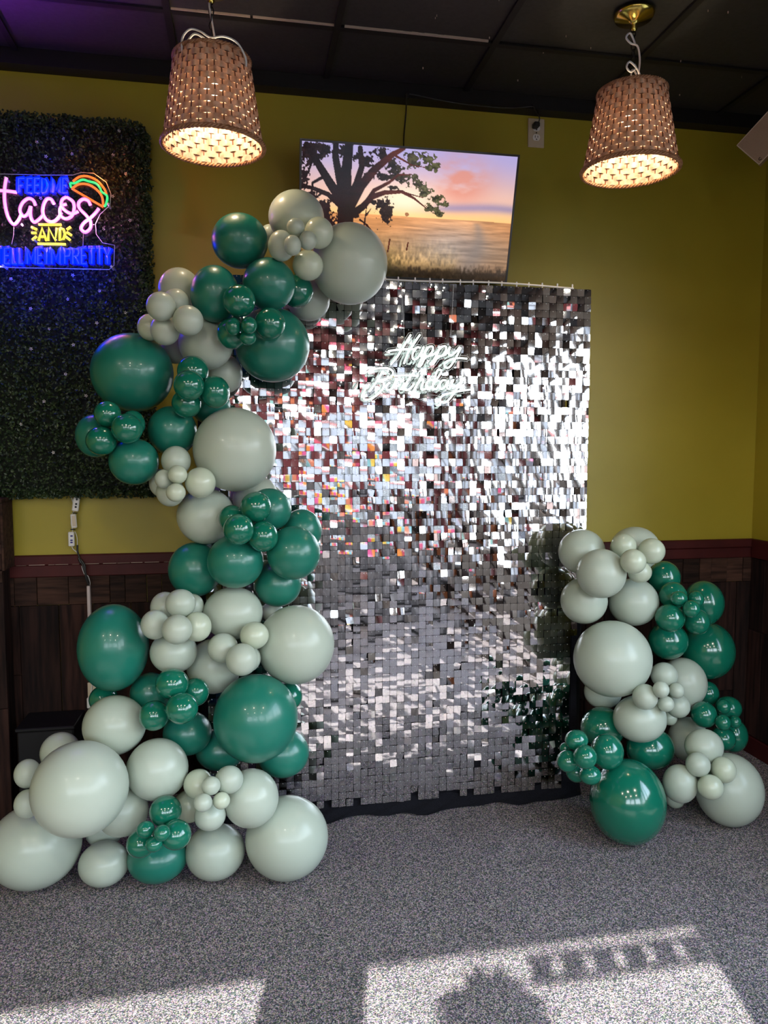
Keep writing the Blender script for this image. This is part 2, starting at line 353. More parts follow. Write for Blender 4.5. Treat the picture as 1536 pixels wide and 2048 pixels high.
# reclaimed wood wainscot: cross row on top, staggered uprights below; each plank its own board
x = -1.6
while x < XR - .03:
    wd = min(rnd.choice([.06, .085, .12, .16, .2]), XR - x); wd = XR - x if XR - x - wd < .05 else wd; MB().box((x + .001, YB - rnd.uniform(.010, .017), 0.833), (x + wd - .001, YB, 0.948), bev=.0015).build('plank', M['plank_h'], back); x += wd
x = -1.6; k = 0
while x < XR - .03:
    wd = min(rnd.choice([.09, .11, .13, .15]), XR - x); wd = XR - x if XR - x - wd < .05 else wd; cut = rnd.choice([.3, .42, .55, .62, .2])
    for (q0, q1) in ((0.002, cut), (cut, 0.832)):
        MB().box((x + .001, YB - rnd.uniform(.008, .016), q0 + .001), (x + wd - .001, YB, q1 - .001), bev=.0015).build('plank', M['plank'], back)
    x += wd
y = YB - .018
while y > 2.2:
    wd = rnd.choice([.10, .12, .14]); cut = rnd.choice([.35, .5, .6])
    for (q0, q1) in ((0.09, cut), (cut, 0.946)):
        MB().box((XR - rnd.uniform(.008, .016), y - wd + .001, q0 + .001), (XR, y - .001, q1 - .001), bev=.0015).build('plank', M['plank'], right)
    y -= wd
tag(MB().box((XR - .012, FW, 0), (XR, 2.2, WZ0 - .02)).build('trim_5', M['plank']), kind='structure')
tag(MB().box((XR - .022, 2.0, 0), (XR, YB - .02, 0.085), bev=.003).build('baseboard_right', M['red_trim']), kind='structure')

# ---------------------------------------------------------------- wooden partition end at the left
PX = -0.912
pt = thing('wooden_partition', (PX - .25, 3.1, 0), 'dark plank-clad partition end at the left edge, under the hedge panel', 'partition')
MB().box((PX - .55, 3.06, 0), (PX - .012, YB - .03, 1.255)).build('core', M['plank'], pt)
x = PX
for wd in (.07, .09, .11, .08, .1, .08):
    for q0, q1 in ((0.002, .46), (.462, 1.0), (1.002, 1.255)):
        MB().box((x - wd + .001, 3.045, q0), (x - .001, 3.06 + .001, q1), bev=.0015).build('plank', M['plank'], pt)
    x -= wd
MB().box((PX, 3.04, 1.0), (PX + .008, YB - .03, 1.26)).build('edge_strip', M['plank_h'], pt)
MB().box((PX - .56, 3.035, 1.255), (PX + .008, YB - .03, 1.275), bev=.003).build('cap_board', M['plank_h'], pt)
MB().box((PX - .53, 3.034, 1.065), (PX, 3.046, 1.10), bev=.001).build('cross_strip', M['plank_h'], pt)
MB().box((PX - .53, 3.034, 0.955), (PX, 3.046, 1.0), bev=.001).build('cross_strip', M['plank_h'], pt)
# low black box on the floor between the partition and the garland
bc = thing('black_floor_box', (-0.77, 3.08, 0), 'low black box on the floor against the planks at the left, behind the balloons', 'box')
MB().box((-0.87, 2.99, 0.01), (-0.665, 3.17, 0.385), bev=.006).build('body', M['black_plastic'], bc)
MB().box((-0.875, 2.985, 0.385), (-0.66, 3.175, 0.398), bev=.003).build('lid', M['black_plastic'], bc)
for sx in (-.85, -.69): MB().lathe([(0, 0), (.012, 0), (.012, .012), (0, .012)], (sx, 3.02, 0), 10).build('foot', M['black_plastic'], bc)

# ---------------------------------------------------------------- hedge panel with leaves and flowers
hp = thing('hedge_panel', (-0.85, 3.17, 1.27), 'dark green artificial boxwood hedge panel hung on the yellow wall at the left', 'hedge panel')
HX0, HX1, HZ0, HZ1 = -1.45, at(299, 500, 3.11)[0], at(290, 992, 3.11)[2], at(285, 240, 3.11)[2]
def inside(x, z, m_=0.0):
    if x > HX1 - m_ or z > HZ1 - m_ or z < HZ0 + m_: return False
    r_ = .07; cx, cz = HX1 - r_, HZ1 - r_
    if x > cx and z > cz: return math.hypot(x - cx, z - cz) < r_ - m_
    return True
MB().box((HX0, 3.15, HZ0 + .012), (HX1 - .014, 3.19, HZ1 - .016)).build('backing', M['leaf_back'], hp)
nl = 0; NL = 40000; LV = []; LF = []
while nl < NL:
    x, z = rnd.uniform(HX0, HX1 + .012), rnd.uniform(HZ0 - .006, HZ1 + .008)
    if nl % 5 == 0:
        q = rnd.random()
        if q < .5: x = HX1 - rnd.uniform(-.012, .045)
        elif q < .8: z = HZ1 - rnd.uniform(-.008, .045)
        else: z = HZ0 + rnd.uniform(-.008, .03)
    if not inside(x, z, rnd.uniform(-.014, .004)): continue
    edge = min(HX1 - x, HZ1 - z, z - HZ0, .05) / .05
    y = 3.105 + rnd.random() ** 1.5 * .05 + (1 - max(edge, 0)) * .02 + .008 * math.sin(x * 37) * math.sin(z * 41)
    L = rnd.uniform(.0085, .0145); W = L * rnd.uniform(.30, .42)
    R = np.array(Euler((rnd.uniform(-.2, 1.25), rnd.uniform(0, 6.28), rnd.uniform(-1.0, 1.0))).to_matrix())
    k = len(LV)
    for p in ((0, 0, -L * .5), (W, -.0015, -L * .05), (W * .7, -.0012, L * .32), (0, 0, L * .5), (-W * .7, -.0012, L * .32), (-W, -.0015, -L * .05), (0, .001, 0)):
        LV.append(tuple(R @ np.array(p) + (x, y, z)))
    LF += [(k, k + 1, k + 6), (k + 1, k + 2, k + 3, k + 6), (k + 3, k + 4, k + 5, k + 6), (k + 5, k, k + 6)]
    nl += 1
fo = MB(); fo.v = LV; fo.f = LF
tag(fo.build('foliage', M['leaf'], hp, fix=False), kind='stuff')
FP = [(77, 284), (125, 276), (142, 306), (235, 262), (91, 316), (223, 311), (253, 362), (257, 439), (204, 457), (78, 395), (148, 553), (202, 582), (97, 660), (133, 600), (249, 622), (190, 645), (60, 700), (130, 745), (90, 800), (175, 790), (40, 850), (110, 905), (60, 620), (20, 560), (250, 350), (150, 690), (228, 395)]
fm = MB()
for k in range(5):
    a = k * 2 * PI / 5; c, s = math.cos(a), math.sin(a)
    R = np.array([[c, 0, s], [0, 1, 0], [-s, 0, c]])
    fm.add([R @ np.array(p) for p in ((0, 0, .001), (.0017, -.0012, .004), (0, -.002, .0075), (-.0017, -.0012, .004))], [(0, 1, 2, 3)])
fme = None
for (px, py) in FP:
    p = at(px, py, 3.095)
    if fme is None:
        o = fm.build('flower', M['flower'], None); fme = o.data
    else: o = bpy.data.objects.new('flower', fme); COL.objects.link(o)
    o.parent = hp; o.location = Vector(p) - Vector(WL['hedge_panel']); o.rotation_euler = (rnd.uniform(-.4, .4), rnd.uniform(0, 6), rnd.uniform(-.4, .4))

# ---------------------------------------------------------------- TACOS neon sign
SY = 3.045
def Z3(pts, Y=SY): return [at(x / 4.8, 200 + y / 4.8, Y) for x, y in pts]
ns = thing('taco_neon_sign', tuple(at(60, 545, SY)), 'lit neon sign with pink word tacos, yellow AND and blue capitals on the hedge panel', 'neon sign')
pl = [(-420, 720), (40, 712), (400, 722), (700, 722), (780, 697), (900, 705), (1020, 790), (1065, 900), (1058, 1010), (960, 1100), (918, 1190), (925, 1290), (985, 1372), (1100, 1395), (1095, 1590), (1050, 1628), (-420, 1600)]
P3 = Z3(pl, SY + .012); poly = [(p[0], p[2]) for p in P3]
MB().prism(poly, SY + .008, SY + .013).build('acrylic_plate', M['acrylic'], ns)
MB().tube([(x, SY + .0105, z) for x, z in poly], .0013, 5, closed=True).build('plate_edge', M['acrylic_edge'], ns)
def strokes(name, mt, lines, r, Y=SY, sp=True, zed=Z3, par=None, n=7, core=None):
    mb = MB()
    for ln in lines:
        P = zed(ln, Y); P = spline(P, 5) if (sp and len(P) > 2) else P
        mb.tube(P, r, n)
    return mb.build(name, mt, par or ns, smooth=True)
taco = [
 [(62, 745), (45, 850), (45, 980), (75, 1120), (130, 1195), (180, 1150), (205, 1090)],
 [(-70, 866), (60, 872), (160, 886)],
 [(340, 1012), (318, 962), (270, 947), (215, 990), (192, 1060), (225, 1115), (268, 1090), (295, 1020)],
 [(296, 1020), (293, 1110), (325, 1172), (375, 1145), (412, 1105)],
 [(520, 1000), (492, 955), (450, 952), (418, 1010), (412, 1090), (450, 1155), (510, 1170), (565, 1130), (590, 1080)],
 [(640, 932), (600, 955), (590, 1010), (625, 1060), (690, 1092), (752, 1068)],
 [(640, 932), (700, 975), (712, 1040), (690, 1110), (640, 1140), (592, 1120), (575, 1070), (592, 1015), (640, 1000)],
 [(868, 1010), (848, 968), (800, 952), (757, 985), (762, 1040), (820, 1100), (868, 1165), (868, 1230), (820, 1270), (778, 1235), (805, 1180), (870, 1130), (920, 1080), (950, 1040)]]
strokes('pink_script_tube', M['n_pink_edge'], taco, .0066, SY)
strokes('pink_script_glow', M['n_pink'], taco, .0046, SY - .0046)
yl = [[(370, 1195), (590, 1197)], [(360, 1380), (632, 1385)], [(370, 1352), (405, 1228), (445, 1352)], [(385, 1312), (430, 1312)], [(462, 1350), (468, 1228), (530, 1350), (545, 1228)], [(575, 1228), (575, 1348), (610, 1335), (625, 1288), (610, 1242), (575, 1228)],
 [(300, 1218), (355, 1245)], [(300, 1275), (350, 1276)], [(308, 1345), (352, 1308)], [(640, 1245), (680, 1217)], [(640, 1268), (688, 1300)], [(632, 1312), (675, 1346)]]
strokes('yellow_tube', M['n_yellow'], yl, .0050, sp=False)
strokes('orange_tube', M['n_orange'], [[(700, 782), (760, 738), (840, 732), (930, 772), (998, 848), (1022, 905)], [(690, 850), (760, 808), (850, 812), (930, 862), (980, 932), (990, 1025)], [(690, 850), (840, 938), (990, 1025)]], .0042)
strokes('green_tube', M['n_green'], [[(684, 842), (676, 800), (720, 797), (790, 765), (850, 780), (920, 800), (960, 845), (975, 880), (1028, 922), (1018, 1000), (998, 1022)]], .0042)
GL = {'F': [[(0, 0), (0, 1), (1, 1)], [(0, .52), (.8, .52)]], 'E': [[(1, 0), (0, 0), (0, 1), (1, 1)], [(0, .52), (.85, .52)]], 'D': [[(0, 0), (0, 1), (.6, .95), (1, .6), (1, .4), (.6, .05), (0, 0)]],
 'M': [[(0, 0), (0, 1), (.5, .25), (1, 1), (1, 0)]], 'T': [[(0, 1), (1, 1)], [(.5, 1), (.5, 0)]], 'L': [[(0, 1), (0, 0), (1, 0)]], 'I': [[(.5, 0), (.5, 1)]], "'": [[(.5, 1), (.35, .72)]],
 'P': [[(0, 0), (0, 1), (.8, .95), (1, .75), (.8, .5), (0, .48)]], 'R': [[(0, 0), (0, 1), (.8, .95), (1, .75), (.8, .5), (0, .48)], [(.4, .48), (1, 0)]], 'Y': [[(0, 1), (.5, .5), (1, 1)], [(.5, .5), (.5, 0)]]}
def caps(items, y0, y1):
    out = []
    for chh, x0, x1 in items:
        for ln in GL[chh]: out.append([(x0 + u * (x1 - x0), y1 + (y0 - y1) * v_) for u, v_ in ln])
    return out
feed = caps([('F', 178, 235), ('E', 260, 310), ('E', 332, 382), ('D', 402, 462), ('M', 506, 578), ('E', 602, 650)], 752, 890)
tell = caps([('T', -50, 20), ('E', 42, 92), ('L', 118, 160), ('L', 182, 224), ('M', 262, 338), ('E', 362, 410), ('I', 436, 460), ("'", 466, 486), ('M', 498, 576), ('P', 622, 676), ('R', 700, 758), ('E', 782, 832), ('T', 850, 912), ('T', 926, 988), ('Y', 1000, 1062)], 1424, 1572)
strokes('blue_letter_tube', M['n_blue'], feed, .0092, sp=False)
strokes('blue_letter_tube', M['n_blue'], tell, .0100, sp=False)
strokes('blue_letter_core', M['n_blue2'], feed, .0018, SY - .0088, sp=False, n=5)
strokes('blue_letter_core', M['n_blue2'], tell, .0018, SY - .0096, sp=False, n=5)
strokes('lead_wire', M['cord_white'], [[(132, 1200), (130, 1290), (112, 1385)], [(800, 1278), (796, 1410)]], .0009, n=5)
for (x, y) in ((50, 745), (640, 760), (1040, 1000), (1070, 1600), (30, 1590), (330, 1340)):
    p = at(x / 4.8, 200 + y / 4.8, SY); MB().lathe([(0, -.004), (.0045, -.003), (.0045, .045), (0, .045)], p, 12, ax='y').build('standoff_screw', M['acrylic_edge'], ns)

# ---------------------------------------------------------------- power supplies hanging below the hedge panel
pw = thing('sign_power_cord', tuple(at(150, 1010, 3.17)), 'tangle of white controllers and black cord hanging below the hedge panel to the rail', 'power cord')
def obox(name, cx, cy, wpx, hpx, ang, Y, th, mt, par):
    c = at(cx, cy, Y); s = Y / 3.2 / 1500 * 3.2
    hw, hh = wpx * s * .5 * 1.02, hpx * s * .5 * 1.02
    return MB().box(c - (hw, th / 2, hh), c + (hw, th / 2, hh), rot=rotm(0, ang, 0), bev=.003).build(name, mt, par)
c1 = obox('controller', 152, 1008, 11.5, 27, .14, 3.165, .014, M['white_plastic'], pw)
for q in (999, 1008, 1014): obox('button', 153.5 - (q - 999) * .14, q, 3.5, 3.5, 0, 3.157, .003, M['chain'], c1)
c2 = obox('controller', 147.5, 1042, 10, 26, -.05, 3.168, .014, M['white_plastic'], pw)
obox('sticker', 147.5, 1042, 6, 20, -.05, 3.1605, .001, M['almond'], c2)
c3 = obox('controller', 143, 1078, 10.5, 27, 0, 3.165, .016, M['white_plastic'], pw)
mb_ = mat('dark_blue_button', (.02, .02, .2), .4)
for q in (1072, 1080.5, 1085): obox('button', 143, q, 4.5, 2.6, 0, 3.156, .003, mb_, c3)
def cordline(name, pts, r, mt, par, Y=3.17):
    P = spline([at(p[0], p[1], p[2] if len(p) > 2 else Y) for p in pts], 6); return MB().tube(P, r, 7).build(name, mt, par, smooth=True)
cordline('white_lead', [(134, 988, 3.14), (142, 994), (146, 1006), (145, 1012)], .0017, M['cord_white'], pw)
cordline('white_lead', [(149, 1021), (144, 1030), (142, 1046), (145, 1060), (144, 1066)], .0016, M['cord_white'], pw)
cordline('white_lead', [(143, 1091), (146, 1098), (153, 1104), (157, 1110)], .0016, M['cord_white'], pw)
cordline('white_lead', [(150, 1063), (154, 1075), (155, 1095), (158, 1112)], .0013, M['cord_white'], pw)
cordline('black_lead', [(100, 990, 3.13), (118, 993), (132, 989)], .002, M['cord_black'], pw)
cordline('black_cord', [(155, 1090), (155, 1102), (160, 1118, 3.16), (166, 1132, 3.15), (170, 1145, 3.15), (173, 1160, 3.155), (178, 1170, 3.16)], .0038, M['cord_black'], pw)
cordline('black_cord', [(160, 1118, 3.155), (169, 1130, 3.15), (171, 1146, 3.15), (176, 1158, 3.155), (177, 1170, 3.165)], .0042, M['cord_black'], pw)
cordline('white_lead', [(163, 1132, 3.145), (166, 1142, 3.145), (170, 1150, 3.15), (176, 1152, 3.15), (180, 1164, 3.155), (180, 1171, 3.165)], .0011, M['cord_white'], pw)
for (x, y) in ((150, 1026), (146, 1059)): obox('cable_tie', x, y, 9, 1.6, .1, 3.163, .012, M['cord_black'], pw)
p = at(157, 1116, 3.155); MB().tube([p, p + (.004, 0, -.012), p + (.010, 0, -.024)], [.003, .0045, .003], 8).build('barrel_plug', M['chain'], pw)
# conduit and adapter
cg = thing('cord_raceway', tuple(at(178, 1400, 3.185)), 'slim painted raceway running down the planks behind the big green balloon', 'raceway')
a, b_ = at(177.5, 1171, 3.18), at(181, 1400, 3.18)
MB().box((a[0] - .0065, 3.168, .62), (a[0] + .0065, 3.192, a[2]), bev=.002).build('cover', M['conduit'], cg)
MB().tube([(a[0], 3.178, .66), (a[0] + .002, 3.176, .5), (b_[0], 3.172, b_[2])], .0022, 6).build('cord', M['cord_white'], cg)
pa = thing('plug_adapter', tuple(at(184, 1405, 3.18)), 'white plug adapter with a beige outlet plate low on the planks at left', 'outlet')
obox('plate', 190, 1385, 26, 40, 0, 3.183, .004, M['almond'], pa)
obox('adapter', 186, 1404, 20, 20, 0, 3.165, .03, M['white_plastic'], pa)
p = at(182, 1408, 3.148); MB().box(p - (.0012, .001, .003), p + (.0012, .001, .003)).build('slot', M['black'], pa)

vl = thing('violet_stage_light', (-1.68, 2.55, 2.3), 'small black stage light throwing violet onto the ceiling, left of the hedge panel', 'stage light')
MB().tube([(-1.80, 2.54, 2.34), (-1.68, 2.55, 2.41)], .045, 16).build('housing', M['black_plastic'], vl, smooth=True)
MB().box((-1.76, 2.50, 2.37), (-1.73, 2.6, ZC)).build('bracket', M['black_plastic'], vl)

for x, y in DOWN:
    dl = thing('recessed_downlight', (x, y, ZC - .01), 'round recessed ceiling light %s, %s' % (('at the left', 'near the middle', 'at the right')[[-1.9, -.3, 1.3].index(x)], 'close to the window wall' if y < -1 else 'above the viewer'), 'ceiling light', 'recessed ceiling lights behind the viewer')
    MB().lathe([(.062, ZC + .01), (.062, ZC - .008), (.085, ZC - .006), (.088, ZC + .002)], (x, y, 0), 24).build('trim_ring', M['black'], dl, smooth=True)

nb = thing('reflection_building', (0, -16, -.15), 'added low grey building across the street, breaking up the mirrored sky', 'building')  # added facade, gives the sequins grey to reflect instead of plain sky
MB().box((-13, -17, -.15), (8.0, -15.5, 2.9)).build('wall', mat('grey_render', (.16, .155, .16), .8), nb)
MB().box((-13.2, -17.2, 2.9), (8.2, -15.3, 3.25)).build('roof_edge', mat('red_metal', (.25, .05, .04), .5), nb)
for k in range(6):
    x = -12 + k * 3.1; w_ = MB().box((x, -15.5, .1), (x + 1.5, -15.42, 2.0)).build('window', M['frame_metal'], nb)
    MB().box((x + .08, -15.42, .2), (x + 1.42, -15.41, 1.9)).build('pane', mat('dark_glass', (.03, .035, .04), .1), w_)

for (px, py, c, e) in ((35, 440, (1, .25, .75), .5), (110, 425, (1, .25, .75), .5), (180, 440, (1, .25, .75), .5), (85, 362, (0, .01, 1), .8), (60, 548, (0, .01, 1), .55), (160, 548, (0, .01, 1), .8), (10, 560, (0, .01, 1), .5), (205, 345, (1, .2, .04), .35), (105, 470, (1, .8, .1), .12)):
    ld = bpy.data.lights.new('tube_light', 'POINT'); ld.energy = e; ld.color = c; ld.shadow_soft_size = .003
    lo = bpy.data.objects.new('tube_light', ld); COL.objects.link(lo); lo.parent = ns; lo.location = Vector(at(px, py, SY - .02)) - Vector(WL['taco_neon_sign'])

nb = thing('reflection_annex', (13, -6, -.15), 'added long brown building beside the side windows, darkening the mirrored sky', 'building')  # added outside to cut the white reflected in the right-hand sequins
MB().box((12.5, -14, -.15), (13.5, 4, 2.7)).build('wall', mat('brown_render', (.13, .075, .06), .8), nb)
MB().box((12.3, -14.2, 2.7), (13.7, 4.2, 2.95)).build('roof_edge', mat('dark_edge', (.03, .03, .03), .5), nb)

# ---------------------------------------------------------------- television
TT = math.radians(16); TW, TH = 0.891, 0.505
TLc = at(600, 276, 3.0); TL = np.array([TLc[0], 3.0, (TLc[2] + at(1040, 310, 3.0)[2]) / 2])
def tvp(u, v_, d=0.0):     # u right 0..1, v down 0..1, d out of the screen
    nrm = np.array([0, -math.cos(TT), -math.sin(TT)]); dn = np.array([0, math.sin(TT), -math.cos(TT)])
    return TL + np.array([TW * u, 0, 0]) + dn * (TH * v_) + nrm * d
tv = thing('television', tuple(tvp(.5, 1, -.03)), 'flat television tilted on the wall, showing an oak tree at sunset', 'television')
def tvbox(mb, u0, u1, v0, v1, d0, d1):
    vs = [tvp(u, v_, d) for u in (u0, u1) for v_ in (v0, v1) for d in (d0, d1)]
    return mb.add(vs, [(0, 1, 3, 2), (4, 6, 7, 5), (0, 4, 5, 1), (2, 3, 7, 6), (0, 2, 6, 4), (1, 5, 7, 3)])
f = MB(); bw_, bh_ = .009, .016
tvbox(f, 0, 1, 0, bh_, -.02, 0); tvbox(f, 0, 1, 1 - bh_ * 1.4, 1, -.02, 0); tvbox(f, 0, bw_, bh_, 1 - bh_ * 1.4, -.02, 0); tvbox(f, 1 - bw_, 1, bh_, 1 - bh_ * 1.4, -.02, 0)
f.build('bezel', M['tv_frame'], tv)
b = MB(); tvbox(b, 0.003, .997, .005, .995, -.034, -.02); tvbox(b, .2, .8, .35, .95, -.062, -.034); b.build('back_shell', M['black_plastic'], tv)
mb2 = MB(); mb2.box((tvp(.42, .3)[0], 3.13, tvp(0, .75)[2]), (tvp(.58, .3)[0], YB, tvp(0, .35)[2])); mb2.build('wall_mount', M['chain'], tv)
# picture painted per vertex on the screen mesh
NU, NV = 420, 236
U, V = np.meshgrid(np.linspace(0, 1, NU), np.linspace(0, 1, NV))
def vnoise(U, V, s, seed, oct=5):
    r_ = np.random.RandomState(seed); out = np.zeros_like(U); amp = 1; tot = 0
    for o in range(oct):
        g = r_.rand(64, 64); x = U * s[0] * 2 ** o; y = V * s[1] * 2 ** o
        xi = np.floor(x).astype(int); yi = np.floor(y).astype(int); fx = x - xi; fy = y - yi; fx = fx * fx * (3 - 2 * fx); fy = fy * fy * (3 - 2 * fy)
        G = lambda a, b_: g[(yi + b_) % 64, (xi + a) % 64]
        out += amp * ((G(0, 0) * (1 - fx) + G(1, 0) * fx) * (1 - fy) + (G(0, 1) * (1 - fx) + G(1, 1) * fx) * fy); tot += amp; amp *= .55
    return out / tot
def lerp(a, b_, t): return np.array(a) * (1 - t[..., None]) + np.array(b_) * t[..., None]
def ss(a, b_, x): t = np.clip((x - a) / (b_ - a), 0, 1); return t * t * (3 - 2 * t)
H = .51 + .01 * U
sky = lerp((.70, .66, .86), (.93, .74, .66), ss(0, .4, V)); sky = sky * (1 - ss(.38, .52, V)[..., None]) + np.array((1, .78, .50)) * ss(.38, .52, V)[..., None]
cl = vnoise(U, V, (4, 5), 3); C2 = np.exp(-(((U - .74) / .13) ** 2 + ((V - .22) / .17) ** 2))
k = np.clip(C2 * 1.3 * ss(.28, .55, cl), 0, 1) * .8; sky = lerp((0, 0, 0), (1, 1, 1), k * 0) * 0 + sky * (1 - k[..., None]) + np.array((.86, .54, .46)) * k[..., None]
k = (np.exp(-((V - .42 - .01 * np.sin(U * 12)) / .035) ** 2) * ss(.4, .6, U) * .75 * ss(.3, .5, cl)); sky = sky * (1 - k[..., None]) + np.array((.55, .50, .66)) * k[..., None]
k = np.exp(-(((U - .47) / .13) ** 2 + ((V - .38) / .10) ** 2)) * .85; sky = sky * (1 - k[..., None]) + np.array((1, .93, .78)) * k[..., None]
gx = vnoise(U, V, (9, 60), 5, 4); gy = vnoise(U, V, (90, 26), 8, 3)
fld = lerp((.83, .56, .34), (.62, .47, .34), ss(.55, .8, V)); fld = fld * (.72 + .56 * gx[..., None])
k = ss(.6, .9, V) * (1 - ss(.7, .8, U)); fld = fld * (1 - k[..., None]) + (np.array((.80, .62, .38)) * (.45 + .95 * gy[..., None])) * k[..., None]
k = np.clip(np.exp(-(((U - .72) / .22) ** 2 + ((V - .72) / .2) ** 2)), 0, 1) * .55; fld = fld * (1 - k[..., None]) + (np.array((.66, .66, .70)) * (.75 + .5 * gx[..., None])) * k[..., None]
pc = .80 - .00 * V + .03 * np.sin((V - .5) * 9); k = np.exp(-((U - pc - .02) / (.012 + .12 * (V - .5).clip(0))) ** 2) * ss(.52, .56, V) * .5
fld = fld * (1 - k[..., None]) + np.array((.50, .47, .46)) * k[..., None]
k = ss(.88, .97, V + .10 * (gy - .5) + .03 * np.abs(U - .5)) * (1 - .15 * ss(.5, .9, U)); fld = fld * (1 - k[..., None]) + np.array((.16, .13, .10)) * k[..., None] * (.5 + gy[..., None])
k = ss(.72, .9, V + .25 * (gy - .5)) * (1 - ss(.30, .55, U + .2 * (gy - .5))); fld = fld * (1 - k[..., None]) + np.array((.20, .19, .11)) * (.4 + 1.2 * gy[..., None]) * k[..., None]
img = np.where((V < H)[..., None], sky, fld)
def seg(a, b_, r0, r1):
    ax, ay = a; bx, by = b_; asp = TW / TH; dx, dy = (bx - ax) * asp, by - ay
    t = np.clip((((U - ax) * asp) * dx + (V - ay) * dy) / (dx * dx + dy * dy + 1e-9), 0, 1)
    d = np.hypot((U - ax) * asp - t * dx, V - ay - t * dy); return d < (r0 + (r1 - r0) * t)
mask = np.zeros_like(U, bool); fol = np.zeros_like(U)
br = [[(.205, .74), (.205, .62), (.20, .5), (.20, .42)], [(.2, .46), (.13, .3), (.07, .15), (.02, .02)], [(.2, .44), (.17, .25), (.15, .1), (.15, 0)], [(.2, .42), (.2, .2), (.21, 0)], [(.21, .44), (.25, .28), (.27, .16), (.26, .02)],
      [(.22, .46), (.27, .3), (.33, .17), (.41, .05), (.46, 0)], [(.235, .52), (.28, .46), (.32, .38), (.38, .34), (.46, .325), (.52, .37), (.58, .44)], [(.30, .42), (.33, .33), (.40, .26), (.44, .2), (.5, .19)], [(.19, .48), (.12, .38), (.05, .34), (0, .33)], [(.1, .36), (.06, .42), (.03, .47)], [(.41, .05), (.45, .08), (.50, .12), (.56, .13)], [(.1, .25), (.05, .3), (.04, .45)], [(.05, .12), (.03, .22), (.01, .3)], [(.46, .325), (.50, .34), (.56, .36)]]
wd = [(.072, .058), (.042, .02), (.036, .022), (.05, .034), (.03, .02), (.046, .014), (.032, .004), (.020, .004), (.022, .012), (.01, .005), (.01, .003), (.014, .006), (.01, .005), (.008, .003)]
for pl_, (r0, r1) in zip(br, wd):
    n_ = len(pl_) - 1
    for i in range(n_): mask |= seg(pl_[i], pl_[i + 1], r0 + (r1 - r0) * i / n_, r0 + (r1 - r0) * (i + 1) / n_)
for (x, y, rx, ry) in [(.04, .08, .06, .1), (.0, .25, .04, .12), (.09, .04, .07, .07), (.03, .4, .05, .06), (.10, .5, .06, .1), (.12, .58, .07, .08), (.36, .06, .05, .06), (.30, .1, .05, .06), (.42, .14, .07, .07), (.50, .08, .06, .07), (.57, .06, .05, .05), (.6, .12, .04, .05), (.47, .22, .08, .05), (.53, .27, .06, .05), (.57, .32, .05, .05), (.62, .36, .05, .04), (.66, .40, .03, .03), (.60, .44, .05, .05), (.64, .47, .03, .04), (.36, .22, .05, .04), (.30, .22, .03, .04), (.25, .08, .04, .05), (.33, .42, .02, .02), (.42, .3, .04, .02), (.17, .06, .05, .06), (.25, .52, .03, .03)]:
    fol = np.maximum(fol, 1 - np.hypot((U - x) / rx, (V - y) / ry))
fn = vnoise(U, V, (44, 27), 21, 4)
f2 = vnoise(U, V, (110, 62), 33, 2)
fm_ = (fol > .02) & ((fol * 1.5 + (fn - .5) * 2.6 + (f2 - .5) * 1.5) > .42)
for (x, y, rx, ry) in [(.385, .49, .045, .13), (.36, .44, .02, .05)]: mask2 = ((1 - np.hypot((U - x) / rx, (V - y) / ry)) + (fn - .5) * 1.2 + (f2 - .5) * .9) > .3; fm_ |= mask2 & (U > .33)
for a_, b_ in [((.29, .62), (.30, .45)), ((.30, .52), (.32, .47)), ((.29, .58), (.34, .66)), ((.27, .56), (.31, .6))]: mask |= seg(a_, b_, .008, .003)
for a_, b_ in [((.415, .70), (.408, .80)), ((.503, .72), (.498, .78))]: mask |= seg(a_, b_, .006, .006)
tint = ss(.3, .6, U)
folc = lerp((.13, .08, .085), (.30, .29, .20), tint); folc = folc * (.35 + 1.2 * f2[..., None])
img = np.where(fm_[..., None], folc, img)
bark = lerp((.11, .05, .06), (.34, .16, .12), ss(.2, .45, U)) * (.6 + .7 * gx[..., None])
img = np.where(mask[..., None], bark, img)
img = np.where(((np.hypot((U - .49) * 1.7, V - .497) < .016))[..., None], np.array((.62, .42, .28)), img)
g = np.exp(-(((U - .52) / .45) ** 2 + ((V - .45) / .4) ** 2))[..., None]; img = img * (.92 + .12 * g)
img = np.clip(img, 0, 1) ** 2.2
scr = MB(); u0, u1, v0, v1 = bw_, 1 - bw_, bh_, 1 - bh_ * 1.4
scr.grid(lambda u, v_: tvp(u0 + (u1 - u0) * u, v0 + (v1 - v0) * v_, -.003), NU - 1, NV - 1)
so = scr.build('screen', M['black_plastic'], tv, fix=False)
ca = so.data.color_attributes.new('picture', 'FLOAT_COLOR', 'POINT')
ca.data.foreach_set('color', np.concatenate([img, np.ones((NV, NU, 1))], 2).reshape(-1).astype(np.float32))
m = mat('tv_screen', (0.006, 0.006, 0.006), 0.14, spec=0.25); n, l, b = nodes(m); va = n.new('ShaderNodeVertexColor'); va.layer_name = 'picture'
l.new(va.outputs[0], b.inputs['Emission Color']); b.inputs['Emission Strength'].default_value = 0.72; so.data.materials[0] = m
so.data.flip_normals()
